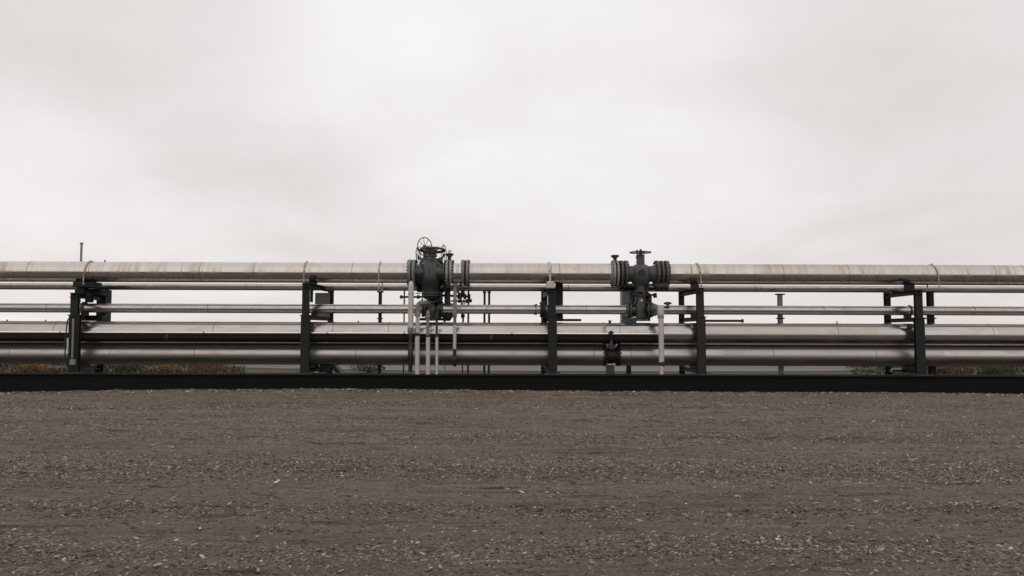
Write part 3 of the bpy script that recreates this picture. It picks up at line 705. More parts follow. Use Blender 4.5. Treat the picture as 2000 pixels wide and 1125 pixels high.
# frame 3 extras: box column, white box, coupling
MB().box(X(1085, .9), X(1099, .9), .8, 1.0, z3 - r3 - .09, Z(550, .9, 1090), .006).build('column', M['green'], f3)
MB().box(X(1059, .9), X(1099, .9), .75, 1.1, Z(627, .9), Z(620, .9), .006).build('rear_sill', M['green'], f3)
MB().prism([(X(1060.5, .6), Z(571, .6)), (X(1072, .6), Z(570, .6)), (X(1072, .6), Z(575, .6)), (X(1061, .6), Z(581, .6))], .55, .62).build('bracket', M['panel'], f3)
a, b = P(1067.5, 563, -.18), P(1082.5, 549.5, -.18)
rt = thing('junction_box', 'pale square junction box on the front of the middle support post', 'junction box', ((a.x+b.x)/2, -.15, a.z))
MB().box(a.x, b.x, -.20, -.10, a.z, b.z, .008).build('housing', M['white'], rt)
MB().box(a.x+.02, b.x-.02, -.209, -.2005, a.z+.02, b.z-.02, .003).build('lid', M['white'], rt)
MB().box((a.x+b.x)/2-.03, (a.x+b.x)/2+.03, -.0995, -.076, a.z+.02, b.z-.02, .002).build('backplate', M['green'], rt)
MB().cyl((P(1075, 548, 0).x, Y1 - r1 - .05, b.z - .005), (P(1074.5, 533, 0).x, Y1 - r1 - .03, z1 + .02), .018, 10).build('conduit', M['galv'], rt)
x = X(1073.5, .2)
bm = MB(); bmm = bm.bm; pr = None
for i in range(12):
    an = R(92 + 80*i/11); q = [bmm.verts.new((x + s, Y1 + math.cos(an)*(r1 + o_), z1 + math.sin(an)*(r1 + o_))) for s, o_ in ((-.045, .018), (.03, .018), (.03, .03), (-.045, .03))]
    if pr:
        for k in range(4): bmm.faces.new((pr[k], pr[(k+1) % 4], q[(k+1) % 4], q[k]))
    pr = q
bm.build('strap', M['white'], rt)
rt = thing('coupling', 'dark flanged coupling on the mid-height pipe left of the middle post', 'coupling', (X(1056, Y3), Y3, z3))
MB().lathe((X(1041, Y3), Y3, z3), PX, [(0, r3*1.02), (.05, r3*1.12), (.14, r3*.8), (.18, r3*1.0)], 32).build('reducer', M['steel'], rt)
flange_pair(rt, (X(1060, Y3), Y3, z3), PX, r3*1.7, .05, .03, M['dark'], 8, .018)
for i, an in enumerate((0.6, 2.2, 4.0, 5.3)):
    e = Vector((0, math.cos(an), math.sin(an))); c_ = Vector((X(1044, Y3), Y3, z3)); MB().cyl(c_ + e*r3*.9, c_ + e*r3*1.35 + Vector((.05*(i % 2), 0, 0)), .022, 8).build('lug', M['rust'], rt)
# flat bars at the foot of the bays
for a_, b_, lab, yy in ((1088, 1135, 'short dark flat bar jutting right from the middle frame', 625), (1372, 1451, 'longer dark bar jutting right from the brownish frame', 626.5)):
    z_ = Z(yy, 1.0, a_); o = MB().box(X(a_, 1.0), X(b_, 1.0), .95, 1.1, z_ - .03, z_ + .03, .006)
    if b_ > 1400: o.cyl((X(b_, 1.0)-.03, 1.02, z_), (X(b_, 1.0)+.01, 1.02, z_), .05, 12)
    o = o.build('cantilever_bar', M['rust']); tag(o, lab, 'bar', 'flat bars beside the frames')
# frame 5 extras
MB().cyl((X(1776, Y3)-.015, Y3, z3), (X(1776, Y3)+.015, Y3, z3), r3*1.22, 28).build('pipe_collar', M['rust'], f5)
a, b = P(1741, 727, .9), P(1789, 720, .9)
o = MB().cyl((a.x, .9, (a.z+b.z)/2), (b.x, .9, (a.z+b.z)/2), .045, 14).build('stub_pipe', M['steel']); tag(o, 'short silver pipe stub low down beside the rightmost front post', 'pipe')

# ------------------------------------------------------------------ slender support posts
def slender(px, Yp, ytop, ybot, wpx, mat, lab, hoop_px=None, cat='post', plate=True, to_ground=True, lean=0.0):
    s = S(Yp); x = X(px, Yp); zb_ = 0.0 if to_ground else Z(ybot, Yp, px)
    root = thing('support_post', lab, cat, (x, Yp, zb_), 'slender posts behind the pipes')
    MB().hbeam((x, Yp, zb_ - (.1 if to_ground else 0)), (x, Yp, Z(ytop, Yp, px)), wpx/s, wpx/s, .012, side=(0, 1, 0)).build('shaft', M[mat], root)
    if plate:
        MB().box(x - wpx/s*.95, x + wpx/s*.95, Yp - .1, Yp + .1, Z(ytop, Yp, px), Z(ytop, Yp, px) + .03, .004).build('head_plate', M['dark'], root)
        MB().box(x - wpx/s*.8, x + wpx/s*.8, Yp - .09, Yp + .09, Z(623, Yp, px), Z(623, Yp, px) + .03, .004).build('collar', M['dark'], root)
    if hoop_px: hoop(root, hoop_px, zf=Z(566, Y1 - r1, px), lean=lean, w_=.035)
    return root
slender(742.5, .95, 571, 0, 6, 'brown', 'slim brown post under a pipe clamp left of the green valve', 742.5)
slender(1523.5, 1.0, 576, 0, 8, 'panel', 'pale grey post standing alone right of the brownish frame')
slender(1817, 1.0, 571, 0, 10, 'green', 'dark post just right of the rightmost frame', 1822, lean=-.12)
def rod(px, Yp, y0, y1_, r, mat, lab, name='rod', g='thin rods around the valves'):
    p, q = P(px, y0, Yp), P(px, y1_, Yp); o = MB().cyl((p.x, Yp, q.z), (p.x, Yp, p.z), r, 8)
    o.cyl((p.x, Yp, p.z-.04), (p.x, Yp, p.z), r*1.6, 8); o = o.build(name, M[mat]); tag(o, lab, name.replace('_', ' '), g)
rod(159.5, 1.5, 474, 760, .028, 'panel', 'thin grey vent pole rising above the top pipe at the left', 'vent_pole', None)
rod(790, 1.5, 556, 760, .020, 'rust', 'thin brown rod left of the tall pale riser')
rod(869.5, 1.4, 556, 760, .018, 'galv', 'thin pale rod right of the green valve body')
rod(915, 1.4, 556, 760, .026, 'rust', 'brown rod right of the small bypass valves')
rod(946.5, 1.4, 569, 760, .030, 'rust', 'left one of two brown rods between the valve and the middle frame')
rod(955.5, 1.4, 569, 760, .030, 'rust', 'right one of two brown rods between the valve and the middle frame')
rod(904, 1.6, 620, 760, .018, 'rust', 'short thin rod low behind the drain pipe')

# ------------------------------------------------------------------ big left valve
def V(prof_px, Yp, px):   # profile [(y_px, r_px)] -> vertical lathe (top to bottom)
    s = S(Yp); zs_ = [Z(y, Yp, px) for y, _ in prof_px]; base = zs_[0]
    return (X(px, Yp), Yp, base), (0, 0, -1), [(base - z, r/s) for z, (_, r) in zip(zs_, prof_px)]
rf = 26.5/S(Y1)
xv = X(840.5, Y1)
val = thing('gate_valve', 'large dark green gate valve on the top pipe with a wide flat handwheel', 'valve', (xv, Y1, z1 - .5), 'big valves on the topmost pipe')
mb = MB(); mb.lathe(*V([(508, 9), (510, 13), (513.5, 17), (516, 18.5), (523, 21), (542, 21.5), (552, 20.5), (560, 17), (565, 15.5), (571, 15)], Y1, 840.5), 40)
mb.lathe((X(809, Y1), Y1, z1), PX, [(0, r1*.93), (.10, r1*.80), (.18, r1*.82), (.40, r1*.95), (.55, r1*.95), (.66, r1*.82), (.76, r1*.95)], 40)
mb.build('body', M['valve'], val)
MB().lathe((xv + .0, Y1 - 20.5/S(Y1) + .02, z1 + .0), (0, -1, 0), [(0, .05), (.03, .045)], 12).build('boss', M['rust'], val)
MB().lathe(*V([(571, 18.5), (571.6, 19.5), (574.2, 19.5), (574.8, 18.5)], Y1, 843.5), 36).build('bonnet_flange', M['valve'], val)
MB().lathe(*V([(575.6, 17.5), (576.2, 18), (578.5, 18), (579, 17)], Y1, 843.5), 36).build('bonnet_flange', M['valve'], val)
bolts(val.children[-1], (X(843.5, Y1), Y1, Z(575, Y1, 840)), (0, 0, 1), 16.3/S(Y1), .09, 10, .02)
MB().lathe(*V([(497, 9), (498, 10.5), (501, 10.5), (502, 8), (507, 8.5), (509, 9.5)], Y1, 842.5), 28).build('packing_gland', M['valve'], val)
yk = MB()
for s in (-1, 1):
    yk.path([(X(842.5, Y1) + s*.085, Y1, Z(498, Y1)), (X(842.5, Y1) + s*.10, Y1, Z(495, Y1)), (X(842.5, Y1) + s*.05, Y1, Z(491, Y1))], .028, 8)
yk.cyl((X(842.5, Y1), Y1, Z(499, Y1)), (X(842.5, Y1), Y1, Z(486, Y1)), .05, 14).build('yoke', M['valve'], val)
wheel(val, (X(843.5, Y1), Y1, Z(488.5, Y1, 843)), (0.0, .10, 1), 23.5/S(Y1), .030, 6, M['rust'], drop=.03, hub=.09)
MB().ball((X(831, Y1), Y1+.2, Z(510, Y1)), .14, 1, 1, .75).ball((X(853, Y1), Y1+.2, Z(510, Y1)), .12, 1, 1, .75).build('lifting_boss', M['dark'], val)
flange(val, (X(808.5, Y1), Y1, z1), PX, rf, .07, M['flange_green'])
fl = flange(p1a, (X(800.5, Y1), Y1, z1), PX, rf, .07, M['flange_green'])
bolts(fl, (X(804.5, Y1), Y1, z1), PX, rf*.91, .19, 20, .024)
MB().cyl((X(803, Y1), Y1, z1), (X(806, Y1), Y1, z1), rf*.83, 36).build('gasket', M['dark'], p1a)
fl = flange(val, (X(873.5, Y1), Y1, z1), PX, rf, .06, M['flange'])
fl = flange(p1b, (X(880.5, Y1), Y1, z1), PX, rf, .06, M['flange'], (r1, .05), 1); bolts(fl, (X(877, Y1), Y1, z1), PX, rf*.91, .20, 20, .024)
MB().cyl((X(875.3, Y1), Y1, z1), (X(878.7, Y1), Y1, z1), rf*.84, 36).build('gasket', M['dark'], p1b)
fl = flange(p1b, (X(904.5, Y1), Y1, z1), PX, rf, .065, M['flange_green']); bolts(fl, (X(909, Y1), Y1, z1), PX, rf*.91, .18, 20, .024)
fl = flange(p1c, (X(913, Y1), Y1, z1), PX, rf, .065, M['flange_green'])
MB().cyl((X(907, Y1), Y1, z1), (X(911, Y1), Y1, z1), rf*.84, 36).build('gasket', M['dark'], p1c)

# small vent valves standing on flanges
def vent(px, ytop, lab, mat='dark'):
    x = X(px, Y1); zt_ = Z(ytop, Y1, px)
    root = thing('vent_valve', lab, 'valve', (x, Y1, z1 + rf), 'small vent valves on top of flanges')
    MB().cyl((x, Y1, z1 + rf - .01), (x, Y1, zt_ - .04), .045, 12).cyl((x, Y1, zt_ - .05), (x, Y1, zt_ - .02), .075, 12).build('stem', M[mat], root)
    wheel(root, (x, Y1, zt_), (0, .05, 1), 7/S(Y1), .020, 4, M['rust'], hub=.04)
    return root
v_ = vent(877, 497, 'small vent valve with a tiny wheel and hook, right of the big green valve')
MB().ring((X(877.5, Y1), Y1, Z(492.5, Y1)), (.5, 1, 0), .035, .012, 16, 6).build('hook', M['rust'], v_)
vent(1201.5, 500, 'small vent valve with a tiny wheel on the pale flange left of the grey valve')
# side-mounted wheels of the valves behind
def rear_valve(px, py, nrm, rp, Yp, lab, stem_to, ns=8, tube=.012):
    s = S(Yp); c_ = P(px, py, Yp)
    root = thing('side_valve', lab, 'valve', (stem_to[0].x, stem_to[0].y, stem_to[0].z), 'valves behind the green valve with upright wheels')
    wheel(root, c_, nrm, rp/s, tube, ns, M['rust'], hub=.04)
    q = stem_to[0]; MB().cyl(c_, q, .022, 10).cyl(q + (c_-q)*.05, q + (c_ - q)*.45, .06, 14).build('stem', M['rust'], root)
    MB().lathe(q - Vector((0, 0, .32)), (0, 0, 1), [(0, .10), (.08, .14), (.22, .15), (.30, .12), (.36, .09)], 24).build('body', M['dark'], root)
rear_valve(829.5, 481.5, (.72, -.72, 0), 17.8, 1.15, 'valve behind the green valve with a spoked wheel facing the viewer at an angle', (P(837, 487, 1.75),), 8)
rear_valve(817.5, 503, (.985, -.12, .10), 19.5, .95, 'valve behind the green valve with its wheel seen edge-on at the left', (P(829, 510, 1.05),), 6)
rear_valve(867, 498.5, (.98, -.17, 0), 20, .95, 'valve behind the green valve with its narrow upright wheel at the right', (P(857, 511, 1.05),), 6, .010)

ch = thing('valve_chest', 'dark bulky valve chest filling the space behind the lower half of the green valve', 'valve', (X(842, 1.0), 1.0, Z(562, 1.0)))
MB().lathe((X(813, 1.0), 1.0, Z(558, 1.0)), PX, [(0, .10), (.02, .17), (.10, .18), (.13, .15), (.55, .15), (.58, .19), (.70, .19), (.72, .12), (.85, .12)], 28).build('barrel', M['dark'], ch)
MB().lathe(*V([(548, 6), (552, 9), (575, 10), (576, 14), (579, 14), (580, 9), (600, 8), (610, 6)], 1.0, 855), 24).build('bonnet', M['dark'], ch)
MB().lathe(*V([(548, 6), (566, 7), (567, 11), (570, 11), (571, 5), (580, 4)], 1.0, 828), 24).build('drain_neck', M['dark'], ch)
# ------------------------------------------------------------------ lower left valve cluster
lo = thing('bypass_valve', 'dark bypass valve hanging under the large green valve on the mid-height pipe', 'valve', (X(843, Y3), Y3, z3), 'bypass valves on the mid-height pipe')
MB().lathe(*V([(578, 9), (583, 8.5), (588, 12), (591, 12.5), (594, 10), (598, 12), (604, 13.5), (611, 13.5), (618, 12), (622, 12), (626.5, 12)], Y3, 843), 32).build('body', M['valve'], lo)
MB().cyl((X(824, Y3), Y3, z3), (X(866, Y3), Y3, z3), r3*1.05, 28).build('branch', M['valve'], lo)
flange_pair(lo, (X(829, Y3), Y3, z3), PX, r3*1.75, .045, .02, M['valve'], 8, .02)
flange_pair(lo, (X(860.5, Y3), Y3, z3), PX, r3*1.75, .045, .02, M['valve'], 8, .02)
MB().lathe(*V([(617, 15), (618, 16), (620, 16), (621, 15)], Y3, 846), 28).build('bottom_flange', M['dark'], lo)
s2 = thing('bypass_valve', 'narrow dark bypass valve right of the one under the green valve', 'valve', (X(874, .75), .75, z3), 'bypass valves on the mid-height pipe')
MB().lathe(*V([(552, 5), (560, 6), (566, 8), (570, 5), (590, 5), (596, 9), (606, 11), (616, 11), (622, 8), (627, 5)], .75, 874.5), 24).build('body', M['dark'], s2)
MB().lathe(*V([(593, 11), (594, 12), (596, 12), (597, 11)], .75, 874.5), 24).build('flange', M['dark'], s2)
MB().lathe(*V([(616, 13), (617, 14), (619, 14), (620, 13)], .75, 874.5), 24).build('flange', M['dark'], s2)
# horizontal small-bore line left, with fittings
def smallbore(pts, r, mat, lab, fit=(), name='small_pipe', wheels=(), g='small-bore lines round the valves'):
    root = thing(name, lab, 'pipe', pts[-1], g)
    MB().path(pts, r, 12).build('tube', M[mat], root)
    for (p, ax, fr, fl_) in fit: 
        p = Vector(p); ax = Vector(ax).normalized(); MB().cyl(p - ax*fl_/2, p + ax*fl_/2, fr, 10).build('fitting', M['dark'], root)
    for (p, n_, rr) in wheels: wheel(root, p, n_, rr, .010, 4, M['rust'], hub=.022)
    return root
Yq = .9
smallbore([P(781, 580, Yq), P(800, 580, Yq), P(836, 580, Yq)], .026, 'rust', 'short brown line crossing behind the tall pale riser',
   [(P(784, 580, Yq), PX, .045, .06), (P(817, 580, Yq), PX, .05, .06), (P(832, 580, Yq), PX, .06, .08)], wheels=[(P(816.5, 573, Yq), (0, 0, 1), .06)])
smallbore([P(866, 577, Yq), P(885, 578, Yq), P(918, 579, Yq)], .030, 'dark', 'upper dark line with fittings right of the green valve',
   [(P(872, 577.5, Yq), PX, .06, .10), (P(898, 579, Yq), PX, .065, .12), (P(908, 579, Yq), PX, .075, .07), (P(917, 579, Yq), PX, .065, .05), (P(904, 571, Yq), (0, 0, 1), .05, .14)], wheels=[(P(896.5, 572, Yq), (.6, -.3, 1), .07)])
smallbore([P(880, 588, Yq), P(905, 588, Yq), P(922, 587.5, Yq)], .020, 'rust', 'lower dark line with fittings right of the green valve',
   [(P(898, 588, Yq), PX, .045, .1), (P(912, 588, Yq), PX, .05, .06), (P(919, 587.5, Yq), PX, .045, .06)], wheels=[(P(906, 590, Yq), (0, -1, .2), .05)])
smallbore([P(894, 568, .8), P(899, 580, .8), P(903, 600, .8), P(905, 628, .8)], .022, 'rust', 'thin brown line bending down right of the drain pipe',
   [(P(904, 617, .8), (0, 0, 1), .05, .09), (P(899, 600, .8), PX, .045, .1)])
smallbore([P(880, 555, .25), P(884, 557, .25), P(905, 557, .25)], .04, 'galv', 'short pale fitting above the drain pipe under the flanges',
   [(P(889, 557, .2), PX, .06, .10), (P(900, 556, .2), PX, .05, .06)])
smallbore([P(826, 583, .5), P(822, 590, .5), P(821, 596, .5), P(826, 601, .5)], .02, 'dark', 'small curled dark tube left of the bypass valve')
smallbore([P(862, 572, .3), P(872, 566, .25), P(876, 558, .25), P(875, 550, .25)], .018, 'dark', 'small curved tube on the lower right of the green valve', [(P(864, 561, .2), (1, 0, .8), .045, .1), (P(875, 559, .2), (0, 0, 1), .04, .08)])
smallbore([P(858, 583, .6), P(862, 590, .6), P(866, 600, .6), P(868, 628, .7)], .03, 'dark', 'dark bent tube between the two bypass valves', [(P(860, 584, .55), (.3, 0, 1), .06, .1), (P(868, 612, .65), (0, 0, 1), .06, .12)])
o = smallbore([P(820, 623.5, .7), P(868, 623.5, .7)], .035, 'dark', 'short dark bar lying just above the wide pipe under the bypass valves')

# ------------------------------------------------------------------ vertical risers in front
YV = -0.22
def riser(name, lab, parts, extra=None):
    base = parts[0][0][-1]
    root = thing(name, lab, 'pipe', base, 'upright pale pipes in front of the rack')
    for (pts, r, mat, nm) in parts: MB().path(pts, r, 18).build(nm, M[mat], root)
    return root
def arc(c, r, a0, a1, n=8):   # arc in x,z
    return [Vector((c[0] + r*math.cos(R(a0 + (a1-a0)*i/n)), c[1], c[2] + r*math.sin(R(a0 + (a1-a0)*i/n)))) for i in range(n+1)]
# tall riser with a domed top
rt = thing('riser', 'tallest pale riser with a rounded top, left of the green valve', 'pipe', P(802.5, 727, YV), 'upright pale pipes in front of the rack')
MB().lathe(*V([(548.5, .5), (549.5, 2.2), (552, 4), (556, 5.2), (560, 5.4), (640, 5.4)], YV, 802.6), 24).build('tube', M['galv'], rt)
MB().lathe(*V([(573, 5.6), (573.3, 5.8), (574.6, 5.8), (575, 5.6)], YV, 802.6), 24, False).build('band', M['band'], rt)
MB().lathe(*V([(640, 5.7), (641, 5.9), (648, 5.6), (651, 4.5)], YV, 802.2), 24).build('sleeve', M['panel'], rt)
MB().lathe(*V([(651, 4.2), (654, 4.8), (662, 4.0), (680, 4.0), (682, 5.2), (704, 5.2), (706, 4), (727, 4)], YV, 802.8), 20).build('drain_leg', M['dark'], rt)
c_ = P(824, 602, YV); rb = 9.5/S(YV)
rt = thing('riser', 'pale riser bending over at its top into the bypass valve', 'pipe', P(815, 730, YV), 'upright pale pipes in front of the rack')
top = arc((P(826, 601, YV).x, YV, P(826, 601, YV).z), 10.0/S(YV), 180, 90)
MB().path([P(816, 615, YV)] + top + [top[-1] + Vector((.04, .15, 0)), top[-1] + Vector((.08, .55, -.02))], 5.0/S(YV), 20).build('elbow', M['panel'], rt)
MB().lathe(*V([(613, 5.9), (614, 6.3), (617, 6.3), (618, 5)], YV, 815.5), 20).build('collar', M['panel'], rt)
MB().cyl(P(815.6, 617, YV), P(815.2, 657, YV), 3.9/S(YV), 20).build('tube', M['galv'], rt)
MB().cyl(P(815, 656, YV), P(814.6, 731, YV), 4.8/S(YV), 20).build('sleeve', M['galv'], rt)
MB().lathe(*V([(650, 5), (651, 5.4), (656, 5.4), (657, 5)], YV, 814.5), 14).build('clamp', M['dark'], rt)
def drain(px, ytop, ysl, rt_, rs, lab, mat='panel'):
    root = thing('riser', lab, 'pipe', P(px, 731, YV), 'upright pale pipes in front of the rack')
    MB().lathe(*V([(ytop, rt_*.5), (ytop+2, rt_*.9), (ytop+9, rt_*1.0), (ytop+10, rt_*1.35), (ytop+14, rt_*1.4), (ytop+15, rt_*.9), (ysl-8, rt_*.85), (ysl-7, rt_*1.1), (ysl, rt_*1.1)], YV, px), 18).build('tube', M[mat], root)
    MB().cyl(P(px, ysl, YV), P(px-.3, 731, YV), rs/S(YV), 18).build('sleeve', M['galv'], root)
    MB().lathe(*V([(ysl-3, rs), (ysl-2.5, rs*1.12), (ysl+.5, rs*1.12), (ysl+1, rs)], YV, px), 14).build('clamp', M['dark'], root)
    return root
drain(836, 606, 657.5, 3.6, 4.2, 'middle one of the three pale risers standing close together')
drain(853.3, 608, 657.5, 2.6, 2.9, 'slimmest pale riser, rightmost of the three standing close together', 'dark')
rt = thing('drain_pipe', 'slim drain pipe right of the green valve ending in a black cock above the beam', 'pipe', P(888.5, 715, YV), 'upright pale pipes in front of the rack')
MB().lathe(*V([(555, 5.5), (558, 5.5), (560, 3.4), (583, 3.4), (584, 4), (586, 4), (587, 3.8), (604, 3.8), (605, 4.2), (618, 4.2), (620, 3.2), (683, 3.0)], YV, 888.5), 18).build('tube', M['panel'], rt)
MB().lathe(*V([(635, 3.35), (636, 3.4), (681, 3.3), (682, 3.2)], YV, 888.5), 18, False).build('sleeve', M['galv'], rt)
MB().lathe(*V([(682, 3.8), (686, 3.4), (694, 3.2), (697, 6), (702, 7), (708, 5.5), (712, 3.5), (716, 2.5)], YV, 888.7), 18).build('cock', M['dark'], rt)
# hanging strap that holds the drain pipe
# ------------------------------------------------------------------ right grey valve
xg = X(1251.5, Y1)
vg = thing('gate_valve', 'grey round-bodied gate valve on the top pipe with a thin open handwheel', 'valve', (xg, Y1, z1 - .5), 'big valves on the topmost pipe')
mb = MB(); mb.lathe(*V([(500.5, 7.5), (501, 8), (516, 8.2), (518, 13), (522, 18), (528, 21.5), (536, 23), (546, 21.5), (554, 16), (559, 10), (571, 9.5)], Y1, 1251.5), 44)
mb.lathe((X(1224, Y1), Y1, z1), PX, [(0, r1*.9), (.10, r1*.78), (.2, r1*.8), (.35, r1*.9), (.5, r1*.8), (.62, r1*.78), (.72, r1*.95)], 40)
mb.build('body', M['valve_grey'], vg)
yq = Y1 - 23/S(Y1) - .01
sz_ = lambda dx, dy: (X(1254 + dx, yq), Z(530 + dy, yq, 1254))
MB().prism([sz_(0, -6), sz_(8, 1), sz_(6, 7), sz_(-6, 7), sz_(-8, 1)], yq - .01, yq + .05).build('nameplate', M['dark'], vg)
MB().lathe(*V([(497, 6), (498, 8.3), (501, 8.3), (502, 7.5)], Y1, 1251.5), 24).build('packing_gland', M['dark'], vg)
MB().lathe(*V([(486.5, 1.8), (490, 3), (491, 4), (494, 3), (498, 3)], Y1, 1252), 16).build('stem', M['dark'], vg)
wheel(vg, (X(1251.5, Y1), Y1, Z(493, Y1, 1250)), (0.0, 0.0, 1), 20.5/S(Y1), .014, 5, M['rust'], drop=.0, hub=.04)
MB().path([P(1242.5, 505, Y1-.1), P(1243, 501, Y1-.12), P(1245, 497, Y1-.12), P(1244, 493, Y1-.12), P(1244, 488.5, Y1-.1)], .014, 6).ball(P(1244, 489, Y1-.1), .022).build('lever', M['rust'], vg)
flange_g = lambda par, px, mat, ro=rf, t=.06, hub=None, hd=1: flange(par, (X(px, Y1), Y1, z1), PX, ro, t, M[mat], hub, hd)
fl = flange_g(p1c, 1198, 'flange', rf, .055, (r1, .06), -1); bolts(fl, (X(1201.5, Y1), Y1, z1), PX, rf*.91, .15, 20, .024)
spc = thing('spacer_ring', 'bolted spacer of dark flanges left of the grey valve body', 'flange', (X(1212, Y1), Y1, z1))
flange_g(spc, 1205, 'flange', rf, .05); MB().cyl((X(1206, Y1), Y1, z1), (X(1213, Y1), Y1, z1), rf*.82, 36).build('sleeve', M['dark'], spc)
fl = flange_g(spc, 1213.5, 'valve_grey', rf, .055); bolts(fl, (X(1217.5, Y1), Y1, z1), PX, rf*.91, .20, 20, .024)
flange_g(vg, 1221.5, 'valve_grey', rf, .055)
MB().cyl((X(1214, Y1), Y1, z1), (X(1221, Y1), Y1, z1), rf*.84, 36).build('sleeve', M['dark'], vg)
MB().cyl((X(1199, Y1), Y1, z1), (X(1204.5, Y1), Y1, z1), rf*.84, 36).build('gasket', M['dark'], p1c)
flange_g(vg, 1283.5, 'valve_grey', rf, .065); 
sp2 = thing('spacer_ring', 'bolted spectacle spacer right of the grey valve body', 'flange', (X(1292, Y1), Y1, z1))
flange_g(sp2, 1292, 'valve_grey', rf, .05)
fl = flange_g(p1d, 1300.5, 'valve_grey', rf, .065, (r1, .05), 1); bolts(fl, (X(1292, Y1), Y1, z1), PX, rf*.91, .32, 20, .024)
MB().cyl((X(1285, Y1), Y1, z1), (X(1299, Y1), Y1, z1), rf*.82, 36).build('sleeve', M['dark'], sp2)
MB().cyl((X(1280, Y1-.2), Y1-.25, z1 - r1*1.3), (X(1304, Y1-.2), Y1-.25, z1 - r1*1.3), .10, 16).build('drip_pan', M['dark'], sp2)
# lower valve of the right group
lg = thing('bypass_valve', 'dark bypass valve hanging under the grey valve on the mid-height pipe', 'valve', (X(1250, Y3), Y3, z3), 'bypass valves on the mid-height pipe')
MB().lathe(*V([(565, 6), (573, 7), (578, 10), (586, 9), (590, 11), (595, 12.5), (603, 13.5), (612, 13.5), (618, 13), (627, 14)], Y3, 1250.5), 32).build('body', M['valve'], lg)
MB().lathe(*V([(574.5, 12.5), (575, 13.5), (577.5, 13.5), (578, 12.5)], Y3, 1251), 28).build('bonnet_flange', M['valve_grey'], lg)
bolts(lg.children[-1], (X(1251, Y3), Y3, Z(576, Y3, 1251)), (0, 0, 1), 12/S(Y3), .07, 8, .018)
MB().ball(P(1253, 587, Y3 - .12), .045).build('boss', M['galv'], lg)
MB().cyl((X(1226, Y3), Y3, z3), (X(1282, Y3), Y3, z3), r3*1.05, 28).build('branch', M['valve'], lg)
flange_pair(lg, (X(1227.5, Y3), Y3, z3), PX, r3*1.8, .045, .03, M['valve_grey'], 8, .022)
flange_pair(lg, (X(1268, Y3), Y3, z3), PX, r3*1.7, .05, .02, M['valve_grey'], 8, .022)
MB().lathe((X(1271, Y3), Y3, z3), PX, [(0, r3*1.35), (.06, r3*1.45), (.12, r3*1.3), (.2, r3*1.0)], 28).build('reducer', M['panel'], lg)
MB().lathe(*V([(619, 14), (620, 15), (622, 15), (623, 14)], Y3, 1250), 28).build('bottom_flange', M['dark'], lg)
smallbore([P(1262, 571, .6), P(1270, 575, .6), P(1277, 577, .6)], .022, 'rust', 'small cock sticking out right under the grey valve', [(P(1279, 577, .6), (1, 0, .2), .06, .08), (P(1270, 584, .6), (0, 0, 1), .04, .18)], wheels=[(P(1282, 577, .6), (1, -.2, 0), .06)])
smallbore([P(1241, 573, .6), P(1235, 577, .6), P(1233, 583, .6), P(1237, 590, .6), P(1235, 597, .6)], .022, 'dark', 'small curled tube left under the grey valve', [(P(1233, 582, .6), (0, 0, 1), .05, .1)])
smallbore([P(1228, 560, .2), P(1232, 556, .2), P(1238, 560, .2)], .035, 'dark', 'short dark bent tube below the flange left of the grey valve')
smallbore([P(1262, 563, .5), P(1270, 559, .5), P(1276, 561, .5)], .03, 'galv', 'short pale fitting below the flange right of the grey valve', [(P(1265, 562, .45), (1, 0, .6), .05, .08)])
smallbore([P(1233, 622, .5), P(1240, 619, .5), P(1246, 624, .5)], .025, 'steel', 'tiny silver tube just above the wide pipe under the grey valve')
cg = thing('valve_chest', 'dark lumpy valve chest crowded behind the bypass valve under the grey valve', 'valve', (X(1250, 1.0), 1.0, Z(600, 1.0)))
MB().lathe((X(1228, 1.0), 1.0, Z(606, 1.0)), PX, [(0, .10), (.02, .20), (.08, .20), (.10, .13), (.25, .14), (.45, .14), (.47, .21), (.53, .21), (.55, .10)], 28).build('barrel', M['dark'], cg)
MB().lathe(*V([(564, 5), (570, 8), (574, 12), (578, 12), (580, 8), (592, 8), (594, 13), (598, 13), (612, 10), (626, 12)], 1.0, 1240), 24).build('bonnet', M['dark'], cg)
MB().lathe(*V([(570, 4), (576, 5), (577, 8), (580, 8), (582, 4), (600, 5), (620, 7), (627, 7)], 1.0, 1263), 24).build('drain_neck', M['dark'], cg)
MB().cyl((X(1209, 1.0), 1.0, Z(559, 1.0)), (X(1290, 1.0), 1.0, Z(559, 1.0)), .085, 20).build('crossover', M['dark'], cg)
# grey column behind
a = P(1213, 569, 1.9); b = P(1241, 569, 1.9)
rt = thing('column', 'wide flat grey column standing behind the grey valve', 'column', ((a.x+b.x)/2, 1.9, 0))
MB().box(a.x, b.x, 1.75, 2.1, z5, a.z, .01).build('shaft', M['panel'], rt); MB().box((a.x+b.x)/2 - .06, (a.x+b.x)/2 + .06, 1.86, 1.98, -.1, z5 - .001, .005).build('leg', M['dark'], rt); MB().box(a.x-.03, b.x+.03, 1.72, 2.13, a.z+.001, a.z+.03, .005).build('cap', M['panel'], rt)
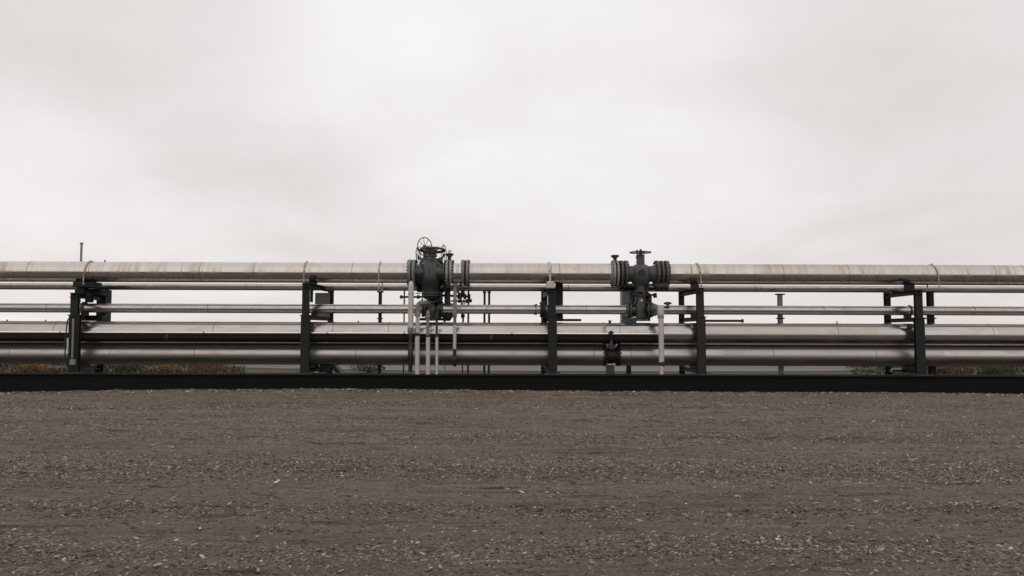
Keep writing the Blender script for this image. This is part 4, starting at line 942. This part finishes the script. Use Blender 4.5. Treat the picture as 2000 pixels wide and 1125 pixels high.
# right riser
rt = thing('riser', 'pale riser bending down from the pipe right of the grey valve', 'pipe', P(1291.5, 731, YV), 'upright pale pipes in front of the rack')
cz_ = P(1290.5, 600, YV); 
MB().path([(cz_.x - .06, Y3, z3 + .03), (cz_.x - .04, Y3 - .35, z3 + .04), (cz_.x - .02, YV + .12, z3 + .02), (cz_.x, YV + .02, z3 - .04), P(1290.5, 622, YV)], 6.4/S(YV), 22).build('elbow', M['panel'], rt)
MB().lathe(*V([(596, 6.2), (602, 6.8), (612, 6.9), (618, 6.3), (619, 5.6), (622, 5.4)], YV, 1290.3), 22).build('lagging', M['galv'], rt)
MB().cyl(P(1291, 619, YV), P(1292, 708, YV), 5.2/S(YV), 22).build('tube', M['galv'], rt)
MB().cyl(P(1292, 707, YV), P(1292.3, 731, YV), 4.4/S(YV), 22).build('sleeve', M['galv'], rt)
MB().lathe(*V([(706, 5.4), (707, 5.8), (714, 5.6), (715, 4.6)], YV, 1292), 18).build('clamp', M['dark'], rt)
MB().ball(P(1304, 592.5, .45), .07, 1.5, 1, .55).cyl(P(1304, 593, .45), P(1304, 600, .45), .03, 10).build('dome_cap', M['rust'], p3c)

# ------------------------------------------------------------------ small valve on the lowest pipe
sv = thing('small_valve', 'small dark flanged valve with bolts on the lowest pipe', 'valve', (X(1193, Y5), Y5, z5 - r5))
MB().lathe((X(1181, Y5), Y5, z5), PX, [(0, r5*.9), (.04, r5*.75), (.1, r5*.82), (.18, r5*.82), (.24, r5*.75), (.30, r5*.9)], 36).build('body', M['dark'], sv)
MB().lathe(*V([(646, 3), (648, 3.4), (650, 2), (665, 1.6), (666, 3.5), (671, 4.5), (676, 6.5), (682, 6)], .06, 1193.5), 16).build('bonnet', M['dark'], sv)
for pxx in (1179.3, 1206.7):
    fl = flange(sv, (X(pxx, Y5), Y5, z5), PX, r5*1.04, .05, M['dark']); bolts(fl, (X(pxx, Y5), Y5, z5), PX, r5*.97, .09, 16, .022)
wheel(sv, P(1193.5, 650, .06), (0, .1, 1), .06, .012, 4, M['dark'], hub=.02)
MB().box(X(1181, Y5), X(1187, Y5), Y5 - r5 - .10, Y5 - r5 - .02, Z(676, .2, 1184), Z(671, .2, 1184), .01).box(X(1198, Y5), X(1202, Y5), Y5-r5-.1, Y5-r5-.02, Z(676, .2, 1184), Z(671, .2, 1184), .01).build('lug', M['galv'], sv)
a, b = P(1182, 722, Y5), P(1201, 709, Y5); MB().prism([(a.x, .08), (b.x, .08), (b.x - .03, z5 - r5*.95), (a.x + .03, z5 - r5*.95)], Y5-.08, Y5+.12).build('pedestal', M['rust'], sv)
